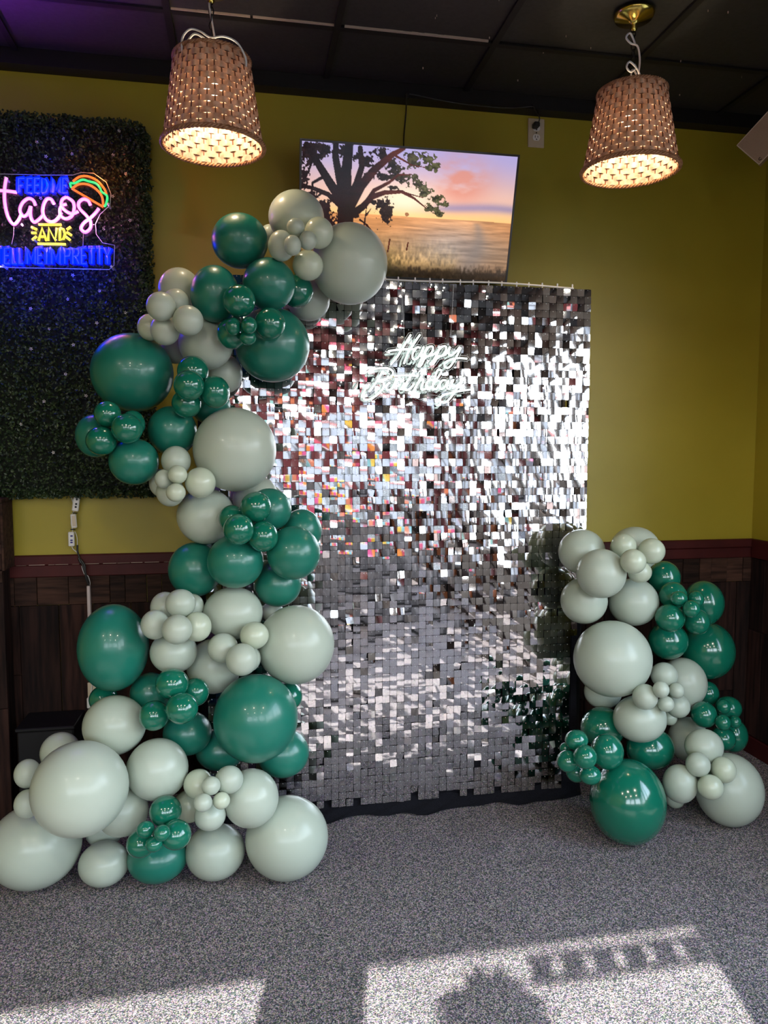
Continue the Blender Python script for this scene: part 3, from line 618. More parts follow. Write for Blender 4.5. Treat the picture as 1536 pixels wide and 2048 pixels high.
# television power cord, up the wall, along the ceiling trim, to the outlet
tc_ = thing('power_cable', tuple(at(815, 200, 3.19)), 'black power cord rising from the television and running along the ceiling edge to the outlet', 'cord')
cordline('cord', [(807, 300, 3.12), (808, 270, 3.185), (812, 225, 3.19), (813, 196, 3.125), (816, 188, 3.125), (850, 194, 3.125), (900, 204, 3.125), (960, 212, 3.125), (1020, 216, 3.125), (1062, 213, 3.125), (1067, 214, 3.125), (1074, 226, 3.16), (1079, 236, 3.16), (1077, 246, 3.165)], .0027, M['cord_black'], tc_)
p = at(1072, 251, 3.168); MB().box(p - (.013, .016, .010), p + (.013, .016, .012), bev=.004).build('plug', M['cord_black'], tc_)
for (x, y) in ((816, 188), (1065, 212)):
    p = at(x, y, 3.128); MB().box(p - (.005, .006, .006), p + (.005, .006, .006), bev=.002).build('cord_clip', M['black_plastic'], tc_)
ol = thing('wall_outlet', tuple(at(1071, 267, 3.195)), 'almond wall outlet plate high on the yellow wall right of the television', 'outlet')
pc_ = at(1071.5, 267, 3.2)
MB().box(pc_ - (.037, .007, .060), pc_ + (.037, 0, .060), bev=.002).build('plate', M['almond'], ol)
for dz in (.02, -.02):
    q = MB(); prof = [(.0165 * math.cos(a), .0165 * max(-.78, min(.78, math.sin(a)))) for a in np.linspace(0, 2 * PI, 24, endpoint=False)]
    q.prism([(pc_[0] + x, pc_[2] + dz + z) for x, z in prof], 3.1905, 3.195); ro = q.build('receptacle', M['outlet_white'], ol)
    for (x, z, w_, h_) in ((-.006, .003, .0011, .005), (.006, .003, .0011, .004), (0, -.008, .0022, .0022)):
        MB().box((pc_[0] + x - w_, 3.1895, pc_[2] + dz + z - h_), (pc_[0] + x + w_, 3.1908, pc_[2] + dz + z + h_)).build('slot', M['black'], ro)
MB().lathe([(0, -.0015), (.003, -.001), (.003, .001)], (pc_[0], 3.193, pc_[2]), 10, ax='y').build('screw', M['chain'], ol)

# ---------------------------------------------------------------- wicker pendant lamps
M['wicker_stake'] = mat('dark_wicker_stake', (.16, .06, .03), .5)
def make_lamp(cx, cy, zb, zt, rb, rt, label, cords, chain_dx):
    t = thing('pendant_lamp', (cx, cy, zb), label, 'lamp', 'wicker basket pendant lamps')
    NR, NS = 14, 38; hh = (zt - zb) / NR
    def rad(z): return rb + (rt - rb) * (z - zb) / (zt - zb)
    for i in range(NR):
        mb = MB(); seg_ = NS * 4; z0_ = zb + i * hh - .0003; z1_ = zb + (i + 1) * hh + .0003; vs = []; fs = []
        jit = [rnd.uniform(-.0006, .0006) for _ in range(NS)]
        for k in range(seg_):
            a = 2 * PI * k / seg_; off = .0040 * math.cos(NS / 2 * a + PI * i)
            for (z, dr) in ((z0_, 0), (z1_, 0), (z1_, -.0013), (z0_, -.0013)):
                r_ = rad(z) + off + dr; vs.append((cx + r_ * math.cos(a), cy + r_ * math.sin(a), z + jit[(k // 4) % NS]))
        for k in range(seg_):
            j = (k + 1) % seg_
            for q in range(4): fs.append((k * 4 + q, j * 4 + q, j * 4 + (q + 1) % 4, k * 4 + (q + 1) % 4))
        mb.add(vs, fs).build('woven_strip', M['wicker'], t, smooth=False)
    for s in range(NS):
        a = 2 * PI * s / NS; mb = MB(); P = [(cx + (rad(z) + .0012) * math.cos(a), cy + (rad(z) + .0012) * math.sin(a), z) for z in np.linspace(zb - .003, zt + .003, 3)]
        mb.tube(P, .0023, 5).build('stake', M['wicker_stake'], t)
    def braid(z, R_, n_, amp, rr, nm):
        mb = MB()
        for s in range(3):
            P = []
            for k in range(220):
                a = 2 * PI * k / 220; ph = n_ * a + s * 2 * PI / 3; q = R_ + amp * math.cos(ph); P.append((cx + q * math.cos(a), cy + q * math.sin(a), z + amp * math.sin(ph)))
            mb.tube(P, rr, 5, closed=True)
        mb.build(nm, M['wicker_rim'], t, smooth=True)
    braid(zb - .003, rb + .005, 26, .0045, .0042, 'bottom_rim'); braid(zt + .003, rt + .001, 22, .0036, .0036, 'top_rim')
    MB().lathe([(rt - .008, zt), (rt - .004, zt + .002), (rt - .004, zt - .002), (rt - .008, zt - .001)], (cx, cy, 0), 40).build('frame_ring', M['chain'], t)
    sp_ = MB()
    for k in range(3):
        a = k * 2 * PI / 3 + .4; sp_.tube([(cx, cy, zt - .02), (cx + (rt - .004) * math.cos(a), cy + (rt - .004) * math.sin(a), zt)], .0018, 6)
    sp_.build('spider_arm', M['chain'], t)
    MB().lathe([(0, zt + .03), (.012, zt + .028), (.017, zt + .01), (.017, zt - .045), (0, zt - .045)], (cx, cy, 0), 20).build('socket', M['outlet_white'], t, smooth=True)
    zb_ = zt - .095
    MB().lathe([(0, zb_ - .034)] + [(.032 * math.cos(a), zb_ + .034 * math.sin(a)) for a in np.linspace(-1.4, .9, 9)] + [(.013, zb_ + .05)], (cx, cy, 0), 20).build('bulb', M['bulb'], t, smooth=True)
    ld = bpy.data.lights.new('bulb_light', 'POINT'); ld.energy = 3.6; ld.color = (1, .82, .56); ld.shadow_soft_size = .035
    lo = bpy.data.objects.new('bulb_light', ld); COL.objects.link(lo); lo.parent = t; lo.location = (0, 0, zb_ - zb - .05)
    chn = MB(); z = zt + .028; k = 0
    while z < ZC - .05:
        ring = []
        for q in range(12):
            a = 2 * PI * q / 12; u_, h_ = .0075 * math.cos(a), .0145 * math.sin(a)
            ring.append((cx + (u_ if k % 2 else 0), cy + (0 if k % 2 else u_), z + .0145 + h_))
        chn.tube(ring, .0019, 6, closed=True); z += .0225; k += 1
    chn.build('chain', M['chain'], t, smooth=True)
    MB().lathe([(.006, ZC - .06), (.012, ZC - .052), (.010, ZC - .04), (.016, ZC - .032), (.02, ZC - .028), (.062, ZC - .018), (.068, ZC - .008), (.069, ZC - .004), (0, ZC - .004)], (cx, cy, 0), 40).build('canopy', M['brass'], t, smooth=True)
    for P in cords: MB().tube(spline([np.array(p) + (cx, cy, zt) for p in P], 6), .0033, 8).build('cord', M['cord_white'], t, smooth=True)
    return t
g_ = ZC - 2.71
make_lamp(-.085, 2.6, 2.450, 2.712, .158, .120, 'woven wicker pendant lamp hanging at the upper left, above the hedge panel side', [
    [(.004, -.004, g_ - .02), (-.006, .0, g_ * .75), (.004, -.004, g_ * .45), (.010, 0, .06), (.004, -.02, .006)],
    [(-.088, -.085, -.02), (-.086, -.088, .02), (-.062, -.095, .044), (-.03, -.095, .040), (.0, -.09, .028), (.04, -.10, .030), (.08, -.095, .018), (.105, -.075, -.012), (.108, -.07, -.04)],
    [(-.075, -.075, .012), (-.05, -.09, .034), (-.02, -.085, .026), (.004, -.04, .03)]], 0)
g_ = ZC - 2.68
make_lamp(1.336, 2.5, 2.432, 2.685, .158, .113, 'woven wicker pendant lamp hanging at the upper right from a brass canopy', [
    [(0, -.012, .16), (-.02, -.015, .19), (-.035, -.015, .175), (-.02, -.02, .155), (.008, -.015, .15), (.02, -.01, .11), (.015, -.01, .06), (.0, -.01, .03), (-.012, -.012, .05), (-.005, -.01, .075), (.01, -.012, .05), (.004, -.01, .0)],
    [(0, -.06, .02), (-.02, -.07, .045), (-.05, -.075, .065), (-.062, -.075, .048), (-.045, -.07, .036), (-.015, -.05, .06), (0, -.015, .09)]], 0)

# ---------------------------------------------------------------- loudspeaker in the corner
c = at(1505, 275, 2.93); E1 = at(1473, 290, 2.9); E2 = at(1518, 329, 2.9)
sk = thing('wall_loudspeaker', (2.27, 2.98, 2.62), 'beige loudspeaker bracketed high in the right corner, tilted down, cut by the frame', 'loudspeaker')
A = at(1473, 291, 2.86); B = at(1518, 330, 2.80); 
ex_ = np.array([.62, -.72, .46]); ex_ /= np.linalg.norm(ex_)      # long edge of the face, up and towards the room
ez_ = B - A; Ls = np.linalg.norm(ez_); ez_ /= Ls; ex_ = ex_ - ez_ * (ex_ @ ez_); ex_ /= np.linalg.norm(ex_)
ny_ = np.cross(ez_, ex_); ny_ = ny_ if ny_[1] < 0 else -ny_
def spk(mb, s0, s1, t0, t1, d0, d1, ins=0.0):
    vs = []
    for d, i_ in ((d0, 0), (d1, ins)):
        for s, t in ((s0 + i_, t0 + i_), (s1 - i_, t0 + i_), (s1 - i_, t1 - i_), (s0 + i_, t1 - i_)): vs.append(A + ex_ * s + ez_ * t - ny_ * d)
    return mb.add(vs, [(0, 1, 2, 3), (4, 7, 6, 5), (0, 4, 5, 1), (1, 5, 6, 2), (2, 6, 7, 3), (3, 7, 4, 0)])
LL = .26
q = MB(); spk(q, 0, LL, 0, Ls, 0, .03); spk(q, .006, LL - .006, .006, Ls - .006, .03, .06, .008); spk(q, .02, LL - .02, .02, Ls - .02, .06, .10, .016); q.build('cabinet', mat('beige_cabinet', (.24, .16, .10), .5), sk)
q = MB(); e = .003
spk(q, 0, LL, 0, e, -.002, .002); spk(q, 0, LL, Ls - e, Ls, -.002, .002); spk(q, 0, e, 0, Ls, -.002, .002); spk(q, LL - e, LL, 0, Ls, -.002, .002); q.build('face_rim', mat('pale_rim', (.62, .52, .38), .4), sk)
q = MB(); spk(q, e, LL - e, e, Ls - e, -.001, .001); q.build('grille', noise_col(mat('beige_grille', (.3, .24, .17), .6), (.31, .215, .135), (.36, .255, .165), ns=400), sk)
q = MB(); p = A + ex_ * .018 + ez_ * (Ls - .014); pts = [p + ex_ * (.005 * math.cos(a)) + ez_ * (.005 * math.sin(a)) + ny_ * .002 for a in np.linspace(.9, 5.6, 9)]; q.tube(pts, .0013, 6); q.build('badge', M['black'], sk)
q = MB(); c_ = A + ex_ * LL * .5 + ez_ * Ls * .5 - ny_ * .09; q.tube([c_, (XR - .05, c_[1] + .05, c_[2] + .06), (XR, c_[1] + .05, c_[2] + .06)], .012, 8); q.build('bracket', M['black_plastic'], sk)

# ---------------------------------------------------------------- sequin wall
BY = 2.87; BX0, BX1, BZ1 = -0.151, 1.378, 2.10; PIT = 0.0294; NC, NR_ = 52, 70
bd = thing('sequin_backdrop', ((BX0 + BX1) / 2, BY + .02, 0), 'tall mirror silver sequin shimmer wall standing between the two balloon garlands', 'backdrop')
fr = MB()
for x in (BX0 + .01, BX1 - .012): fr.box((x - .012, BY + .026, 0), (x + .012, BY + .05, BZ1))
fr.box((BX0, BY + .026, BZ1 - .03), (BX1, BY + .05, BZ1 - .005)); fr.box((BX0, BY + .026, .05), (BX1, BY + .05, .075)); fr.box((BX0, BY + .026, 1.05), (BX1, BY + .05, 1.07))
for x in (BX0 + .01, BX1 - .012): fr.box((x - .012, BY - .0, 0), (x + .012, BY + .26, .02))
fr.build('frame', M['chain'], bd)
dr = MB()
def drape(u, v_):
    x = BX0 - .02 + u * (BX1 - BX0 + .038 - .012 * v_); z = .0 + v_ * (BZ1 - .03)
    wv = (1 - v_) ** 1.5
    return (x + .01 * wv * math.sin(z * 9) - (.05 * (1 - v_) ** 2 if u > .97 else 0), BY + .016 + .006 * math.sin(u * 60) * wv + .004 * math.sin(u * 23 + z * 5), z + .004 * math.sin(u * 50))
dr.grid(drape, 140, 20); dr.build('black_drape', M['black_cloth'], bd, smooth=True)
pd = MB()
def puddle(u, v_):
    x = .10 + u * 1.28; y = BY + .012 - v_ * (.055 + .02 * math.sin(u * 17) + .012 * math.sin(u * 41 + 1)) * (1 - .35 * u); z = .045 * (1 - v_) ** 1.6 + .006 + .006 * math.sin(u * 60 + v_ * 9) * (1 - v_ * .6)
    return (x, y, max(z, .002))
pd.grid(puddle, 120, 8); pd.build('drape_hem', M['black_cloth'], bd, smooth=True)
tr_ = MB()
def toprail(u, v_):
    x = .45 + u * (1.30 - .45); a = v_ * 2 * PI; sag = .0035 * math.sin(u * 7) + (.010 * u if u > .55 else .0055)
    return (x, BY - .004 + .004 * math.cos(a), BZ1 + .013 - sag + .0035 * math.sin(a))
tr_.grid(toprail, 60, 8); tr_.build('white_top_cord', M['white_plastic'], bd, smooth=True)
kn = MB()
for k in range(16):
    x = .42 + k * .058 + rnd.uniform(-.01, .01); kn.lathe([(0, BZ1 + .018), (.003, BZ1 + .016), (.0035, BZ1 + .010), (.002, BZ1 - .002)], (x, BY - .004, 0), 8)
tag(kn.build('clear_knob', M['clear_peg'], bd), kind='stuff')
def seq_local(bow, tw=0.0, nx=3, nz=4):
    """bowed foil square, pivot at its top hole"""
    W, Hh = PIT * .485, PIT * .98; vs = []; fs = []
    for j in range(nz + 1):
        for i in range(nx + 1):
            u = i / nx * 2 - 1; v_ = j / nz
            cx_ = .975 if j in (0, nz) and i in (0, nx) else 1.0
            zz = -v_ * Hh + .0035
            if j in (0, nz) and i in (0, nx): zz += (-.0004 if j == 0 else .0004)
            vs.append((u * W * cx_, -bow * .0011 * (1 - u * u) - tw * .0006 * u * (v_ * 2 - 1) - bow * .0007 * (1 - (2 * v_ - 1) ** 2), zz))
    for j in range(nz):
        for i in range(nx):
            k = j * (nx + 1) + i; fs.append((k, k + nx + 1, k + nx + 2, k + 1))
    return np.array(vs), fs
variants = []
for bow, tw in ((.10, 0), (.22, .08), (-.12, -.06), (.05, .15), (.7, .2)):
    vs, fs = seq_local(bow, tw); me = bpy.data.meshes.new('sequin'); me.from_pydata([tuple(p) for p in vs], [], fs); me.materials.append(M['foil'])
    me.polygons.foreach_set('use_smooth', [True] * len(me.polygons)); me.update(); variants.append((me, vs, fs))
TALL = [
('s',0.186,2.649,2.250,0.0922,1.03,0.97,'medium sage balloon at the very top of the tall garland, over the television corner'),
('s',0.369,2.652,2.103,0.1357,0.98,1.02,'big sage balloon sticking out to the right in front of the television'),
('s',0.251,2.528,2.168,0.0492,0.97,1.03,'small sage balloon between the topmost balloon and the big one before the television'),
('s',0.172,2.486,2.171,0.0279,1.03,0.97,'tiny sage balloon, uppermost of the three tiny ones at the garland top'),
('s',0.210,2.474,2.127,0.0295,0.98,1.02,'tiny sage balloon, right one of the three tiny ones at the garland top'),
('s',0.159,2.446,2.102,0.0294,0.93,1.07,'tiny sage balloon, lower left of the three tiny ones at the garland top'),
('s',0.216,2.553,2.068,0.0501,1.02,0.98,'small sage balloon hanging lowest in the sage flower at the garland top'),
('s',0.127,2.511,2.116,0.0461,0.94,1.06,'small sage balloon at the left of the sage flower at the garland top'),
('s',0.101,2.738,2.212,0.0373,1.03,0.97,'sliver of a sage balloon behind the topmost dark green balloon'),
('g',-0.005,2.620,2.154,0.0917,1.02,0.98,'medium dark green balloon, topmost green one, its left edge lit blue'),
('g',0.088,2.567,2.005,0.0863,1.01,0.99,'medium dark green balloon just below and right of the topmost green one'),
('g',-0.088,2.571,1.967,0.0858,0.93,1.07,'medium dark green balloon left of the small glossy green one, edge lit violet'),
('s',-0.208,2.668,1.996,0.0715,0.98,1.02,'medium sage balloon with a violet lit rim at the upper left, beside the hedge panel'),
('g',-0.010,2.469,1.928,0.0509,1.01,0.99,'small glossy green balloon above the tiny green trio, topmost of its flower'),
('g',0.087,2.504,1.865,0.0509,0.98,1.02,'small green balloon at the right of the tiny green trio'),
('g',-0.029,2.454,1.845,0.0262,0.95,1.05,'tiny green balloon, left one of the upper tiny green trio'),
('g',0.020,2.431,1.846,0.0261,0.95,1.05,'tiny green balloon, right one of the upper tiny green trio'),
('g',0.016,2.469,1.813,0.0250,1.07,0.93,'tiny green balloon, lowest of the upper tiny green trio'),
('g',-0.035,2.528,1.833,0.0493,1.00,1.00,'small green balloon half behind the upper tiny green trio at its left'),
('g',0.101,2.678,1.822,0.1292,1.00,1.00,'big dark green balloon against the upper left of the sequin wall'),
('g',0.187,2.663,2.006,0.0567,1.00,1.00,'small green balloon tucked behind, under the lowest balloon of the sage flower'),
('s',0.236,2.779,2.000,0.0764,1.02,0.98,'medium sage balloon half hidden under the big one before the television'),
('s',-0.250,2.473,1.903,0.0450,1.00,1.00,'small sage balloon at the upper left of the flower beside the hedge panel'),
('s',-0.212,2.566,1.936,0.0423,1.00,1.00,'small sage balloon behind, top of the flower beside the hedge panel'),
('s',-0.168,2.466,1.861,0.0471,1.00,1.00,'small sage balloon at the right of the flower beside the hedge panel'),
('s',-0.245,2.533,1.840,0.0473,0.98,1.02,'small sage balloon, lowest of the flower beside the hedge panel'),
('s',-0.299,2.595,1.857,0.0418,0.97,1.03,'sage balloon with violet rim peeking out left behind the flower by the hedge panel'),
('s',-0.233,2.741,1.808,0.0491,0.96,1.04,'sliver of sage balloon above right of the big dark green balloon by the hedge'),
('s',-0.123,2.643,1.815,0.0891,1.02,0.98,'medium sage balloon between the sage flower and the tiny green trio'),
('s',-0.068,2.757,1.727,0.0680,0.97,1.03,'sage balloon in shade beside the left edge of the sequin wall, behind a green flower'),
('g',-0.367,2.664,1.715,0.1332,1.01,0.99,'big dark green balloon in front of the hedge panel'),
('g',-0.162,2.556,1.713,0.0511,0.99,1.01,'small green balloon, topmost of the green flower right of the big hedge side balloon'),
('g',-0.170,2.470,1.660,0.0479,0.99,1.01,'small green balloon, foremost of the green flower right of the big hedge side balloon'),
('g',-0.092,2.528,1.645,0.0504,0.95,1.05,'small green balloon, rightmost of the green flower right of the big hedge side balloon'),
('g',-0.184,2.548,1.608,0.0472,1.01,0.99,'small green balloon, lowest of the green flower right of the big hedge side balloon'),
('g',-0.114,2.701,1.610,0.0667,1.02,0.98,'medium green balloon mostly hidden above the big sage balloon at mid height'),
('g',-0.239,2.642,1.521,0.0828,0.98,1.02,'medium dark green balloon left of the big sage balloon at mid height'),
('g',-0.427,2.524,1.569,0.0422,0.99,1.01,'small green balloon, topmost of the flower at the far left below the big green balloon'),
('g',-0.361,2.471,1.523,0.0471,1.01,0.99,'small green balloon, foremost right of the flower at the far left on the hedge'),
('g',-0.355,2.557,1.541,0.0410,0.94,1.06,'small green balloon hidden behind the foremost right one of the far left flower'),
('g',-0.445,2.503,1.485,0.0464,1.02,0.98,'small green balloon, lower left of the flower at the far left on the hedge'),
('g',-0.485,2.621,1.503,0.0661,0.93,1.07,'medium green balloon at the very left edge behind the far left flower'),
('g',-0.356,2.566,1.419,0.0779,1.02,0.98,'medium dark green balloon under the far left flower at the hedge corner'),
('s',-0.032,2.589,1.458,0.1401,0.99,1.01,'big sage balloon at mid height of the tall garland, left of the sequins'),
('s',-0.221,2.545,1.421,0.0482,0.98,1.02,'small sage balloon, topmost of the flower left of the big mid height sage balloon'),
('s',-0.209,2.452,1.379,0.0299,1.00,1.00,'tiny sage balloon in the middle of the flower left of the big mid height balloon'),
('s',-0.256,2.484,1.364,0.0289,0.95,1.05,'tiny sage balloon, leftmost of the flower below the hedge corner'),
('s',-0.214,2.433,1.323,0.0297,1.02,0.98,'tiny sage balloon, lowest front one of the flower below the hedge corner'),
('s',-0.141,2.479,1.352,0.0491,0.99,1.01,'small sage balloon, rightmost of the flower below the hedge corner'),
('s',-0.241,2.542,1.319,0.0466,0.98,1.02,'small sage balloon behind the lowest tiny one below the hedge corner'),
('s',-0.277,2.621,1.346,0.0438,0.92,1.08,'sage balloon farthest left behind the flower below the hedge corner'),
('s',-0.133,2.630,1.231,0.0972,1.01,0.99,'medium sage balloon below the big mid height one, above the red rail'),
('s',0.038,2.727,1.280,0.0838,0.99,1.01,'medium sage balloon peeking out between the big mid height one and the green cluster'),
('g',0.034,2.472,1.271,0.0505,1.00,1.00,'small green balloon, topmost of the flower right of the sage balloon above the rail'),
('g',0.081,2.581,1.254,0.0738,1.01,0.99,'medium green balloon behind the topmost of the mid height green flower'),
('g',-0.044,2.522,1.231,0.0442,0.99,1.01,'small shaded green balloon at the left back of the mid height green flower'),
('g',-0.022,2.403,1.206,0.0485,0.99,1.01,'small green balloon, lower left of the mid height green flower'),
('g',0.055,2.452,1.177,0.0496,0.99,1.01,'small green balloon, lower right of the mid height green flower'),
('g',0.195,2.666,1.171,0.0746,0.97,1.03,'medium green balloon at the right rim, behind another, overlapping the sequins'),
('g',0.157,2.520,1.111,0.0901,1.00,1.00,'medium green balloon bulging rightmost over the sequins at rail height'),
('g',-0.035,2.532,1.086,0.0916,1.02,0.98,'medium green balloon, middle one of the row at red rail height'),
('g',-0.174,2.644,1.045,0.0926,0.98,1.02,'medium dark green balloon, left one of the row at red rail height'),
('g',0.109,2.629,0.988,0.0810,1.01,0.99,'medium green balloon below the rightmost bulging one at rail height'),
('s',-0.047,2.580,0.901,0.0952,1.06,0.94,'medium sage balloon just under the row of green balloons at rail height'),
('s',-0.211,2.479,0.961,0.0475,1.02,0.98,'small sage balloon, topmost of the flower right of the big green balloon on the planks'),
('s',-0.267,2.551,0.936,0.0495,0.97,1.03,'small sage balloon behind the topmost one of the flower near the planks'),
('s',-0.182,2.577,0.931,0.0406,0.97,1.03,'sliver of small sage balloon right behind the topmost of the flower near the planks'),
('s',-0.290,2.460,0.899,0.0460,0.97,1.03,'small sage balloon, leftmost of the flower near the planks'),
('s',-0.215,2.383,0.898,0.0464,1.00,1.00,'small sage balloon, foremost of the flower near the planks'),
('s',-0.158,2.454,0.888,0.0466,0.97,1.03,'small sage balloon, rightmost of the flower near the planks'),
('s',-0.241,2.529,0.789,0.0734,1.04,0.96,'medium sage balloon under the flower near the planks'),
('s',-0.115,2.620,0.709,0.0942,0.99,1.01,'medium shaded sage balloon behind the trio left of the big right sage balloon'),
('s',0.023,2.454,0.851,0.0460,1.02,0.98,'small sage balloon, top right of the trio left of the big right sage balloon'),
('s',-0.079,2.467,0.811,0.0489,1.01,0.99,'small sage balloon, leftmost of the trio left of the big right sage balloon'),
('s',-0.018,2.391,0.790,0.0509,0.99,1.01,'small sage balloon, front bottom of the trio left of the big right sage balloon'),
('s',0.001,2.482,0.767,0.0432,0.98,1.02,'sliver of sage balloon right behind the front bottom one of the trio'),
('s',0.164,2.548,0.790,0.1335,0.99,1.01,'big sage balloon over the sequins at the right of the tall garland, below rail height'),
('s',0.090,2.675,0.879,0.0390,1.00,1.00,'sliver of sage balloon between the two balloons above the big right sage one'),
('g',-0.438,2.573,0.802,0.1291,0.88,1.12,'big dark green balloon in front of the planks at the left'),
('g',-0.239,2.434,0.711,0.0504,1.04,0.96,'small green balloon, topmost of the flower left of the biggest green balloon'),
('g',-0.170,2.480,0.665,0.0454,0.98,1.02,'small green balloon, rightmost of the flower left of the biggest green balloon'),
('g',-0.204,2.365,0.651,0.0491,1.01,0.99,'small green balloon, foremost of the flower left of the biggest green balloon'),
('g',-0.296,2.426,0.613,0.0471,0.99,1.01,'small green balloon, lower left of the flower left of the biggest green balloon'),
('g',-0.331,2.622,0.625,0.0686,0.98,1.02,'medium shaded green balloon behind the flower left of the biggest green balloon'),
('g',-0.206,2.575,0.493,0.0782,1.04,0.96,'medium green balloon under the flower left of the biggest green balloon'),
('g',0.024,2.452,0.574,0.1409,0.98,1.02,'biggest green balloon of the tall garland, glossy, beside the sequins'),
('g',0.142,2.602,0.591,0.0476,0.99,1.01,'sliver of green balloon at the upper right behind the biggest green balloon'),
('g',0.117,2.566,0.402,0.0866,1.04,0.96,'medium green balloon at the lower right behind the biggest green balloon'),
('g',-0.099,2.639,0.400,0.0786,1.10,0.90,'dark shaded green balloon in the gap below left of the biggest green balloon'),
('g',-0.485,2.632,0.610,0.0471,1.02,0.98,'sliver of dark green balloon below the big green one by the planks'),
('s',-0.431,2.509,0.560,0.0979,1.02,0.98,'medium sage balloon above and right of the biggest sage balloon'),
('s',-0.292,2.445,0.428,0.0977,1.00,1.00,'medium sage balloon right beside the biggest sage balloon'),
('s',-0.503,2.322,0.437,0.1408,1.00,1.00,'biggest sage balloon, front lower left of the tall garland'),
('s',-0.616,2.576,0.456,0.0645,0.99,1.01,'medium sage balloon peeking over the top left of the biggest sage balloon'),
('s',-0.697,2.491,0.426,0.0428,0.94,1.06,'small sage balloon at the left edge of the biggest one, upper of two'),
('s',-0.689,2.450,0.345,0.0420,0.95,1.05,'small sage balloon at the left edge of the biggest one, lower of two'),
('s',-0.704,2.570,0.144,0.1415,1.04,0.96,'big sage balloon lying on the carpet in the lower left corner'),
('s',-0.406,2.461,0.290,0.0804,1.01,0.99,'medium sage balloon in shade at the lower right of the biggest sage balloon'),
('s',-0.498,2.649,0.141,0.0631,1.03,0.97,'sliver of sage balloon under the biggest sage balloon, above a carpet one'),
('s',-0.482,2.535,0.079,0.0770,1.06,0.94,'medium sage balloon on the carpet next to the big corner balloon'),
('g',-0.307,2.517,0.091,0.0887,1.11,0.89,'medium dark green balloon resting on the carpet, the only green one there'),
('g',-0.259,2.350,0.331,0.0480,1.03,0.97,'small green balloon at the top of the bottom green flower'),
('g',-0.311,2.279,0.312,0.0255,1.02,0.98,'tiny green balloon, left one of the bottom tiny trio'),
('g',-0.258,2.237,0.318,0.0238,1.02,0.98,'tiny green balloon, right one of the bottom tiny trio'),
('g',-0.284,2.254,0.277,0.0239,1.05,0.95,'tiny green balloon, lowest of the bottom tiny trio'),
('g',-0.223,2.284,0.285,0.0453,1.01,0.99,'small green balloon at the right of the bottom green flower'),
('g',-0.333,2.337,0.240,0.0434,1.02,0.98,'small green balloon at the lower left of the bottom green flower'),
('s',-0.117,2.511,0.097,0.0954,1.04,0.96,'medium sage balloon on the carpet between the green one and the big right one'),
('s',-0.125,2.366,0.296,0.0477,1.04,0.96,'small sage balloon under the tiny sage trio at the bottom, sitting on a medium one'),
('s',-0.117,2.303,0.422,0.0285,1.01,0.99,'tiny sage balloon, top of the bottom sage trio'),
('s',-0.140,2.269,0.386,0.0275,1.02,0.98,'tiny sage balloon, left one of the bottom sage trio'),
('s',-0.086,2.298,0.374,0.0262,1.01,0.99,'tiny sage balloon, right one of the bottom sage trio'),
('s',-0.063,2.348,0.417,0.0437,1.01,0.99,'small sage balloon at the upper right of the bottom sage trio'),
('s',-0.161,2.401,0.387,0.0468,1.00,1.00,'small sage balloon at the upper left of the bottom sage trio'),
('s',-0.199,2.493,0.273,0.0530,1.00,1.00,'shaded sage balloon at the left behind the bottom sage trio'),
('s',0.004,2.410,0.322,0.0917,0.98,1.02,'medium sage balloon above left of the big carpet balloon at the right foot'),
('s',0.123,2.478,0.141,0.1389,1.01,0.99,'big sage balloon on the carpet at the right foot of the tall garland'),
]
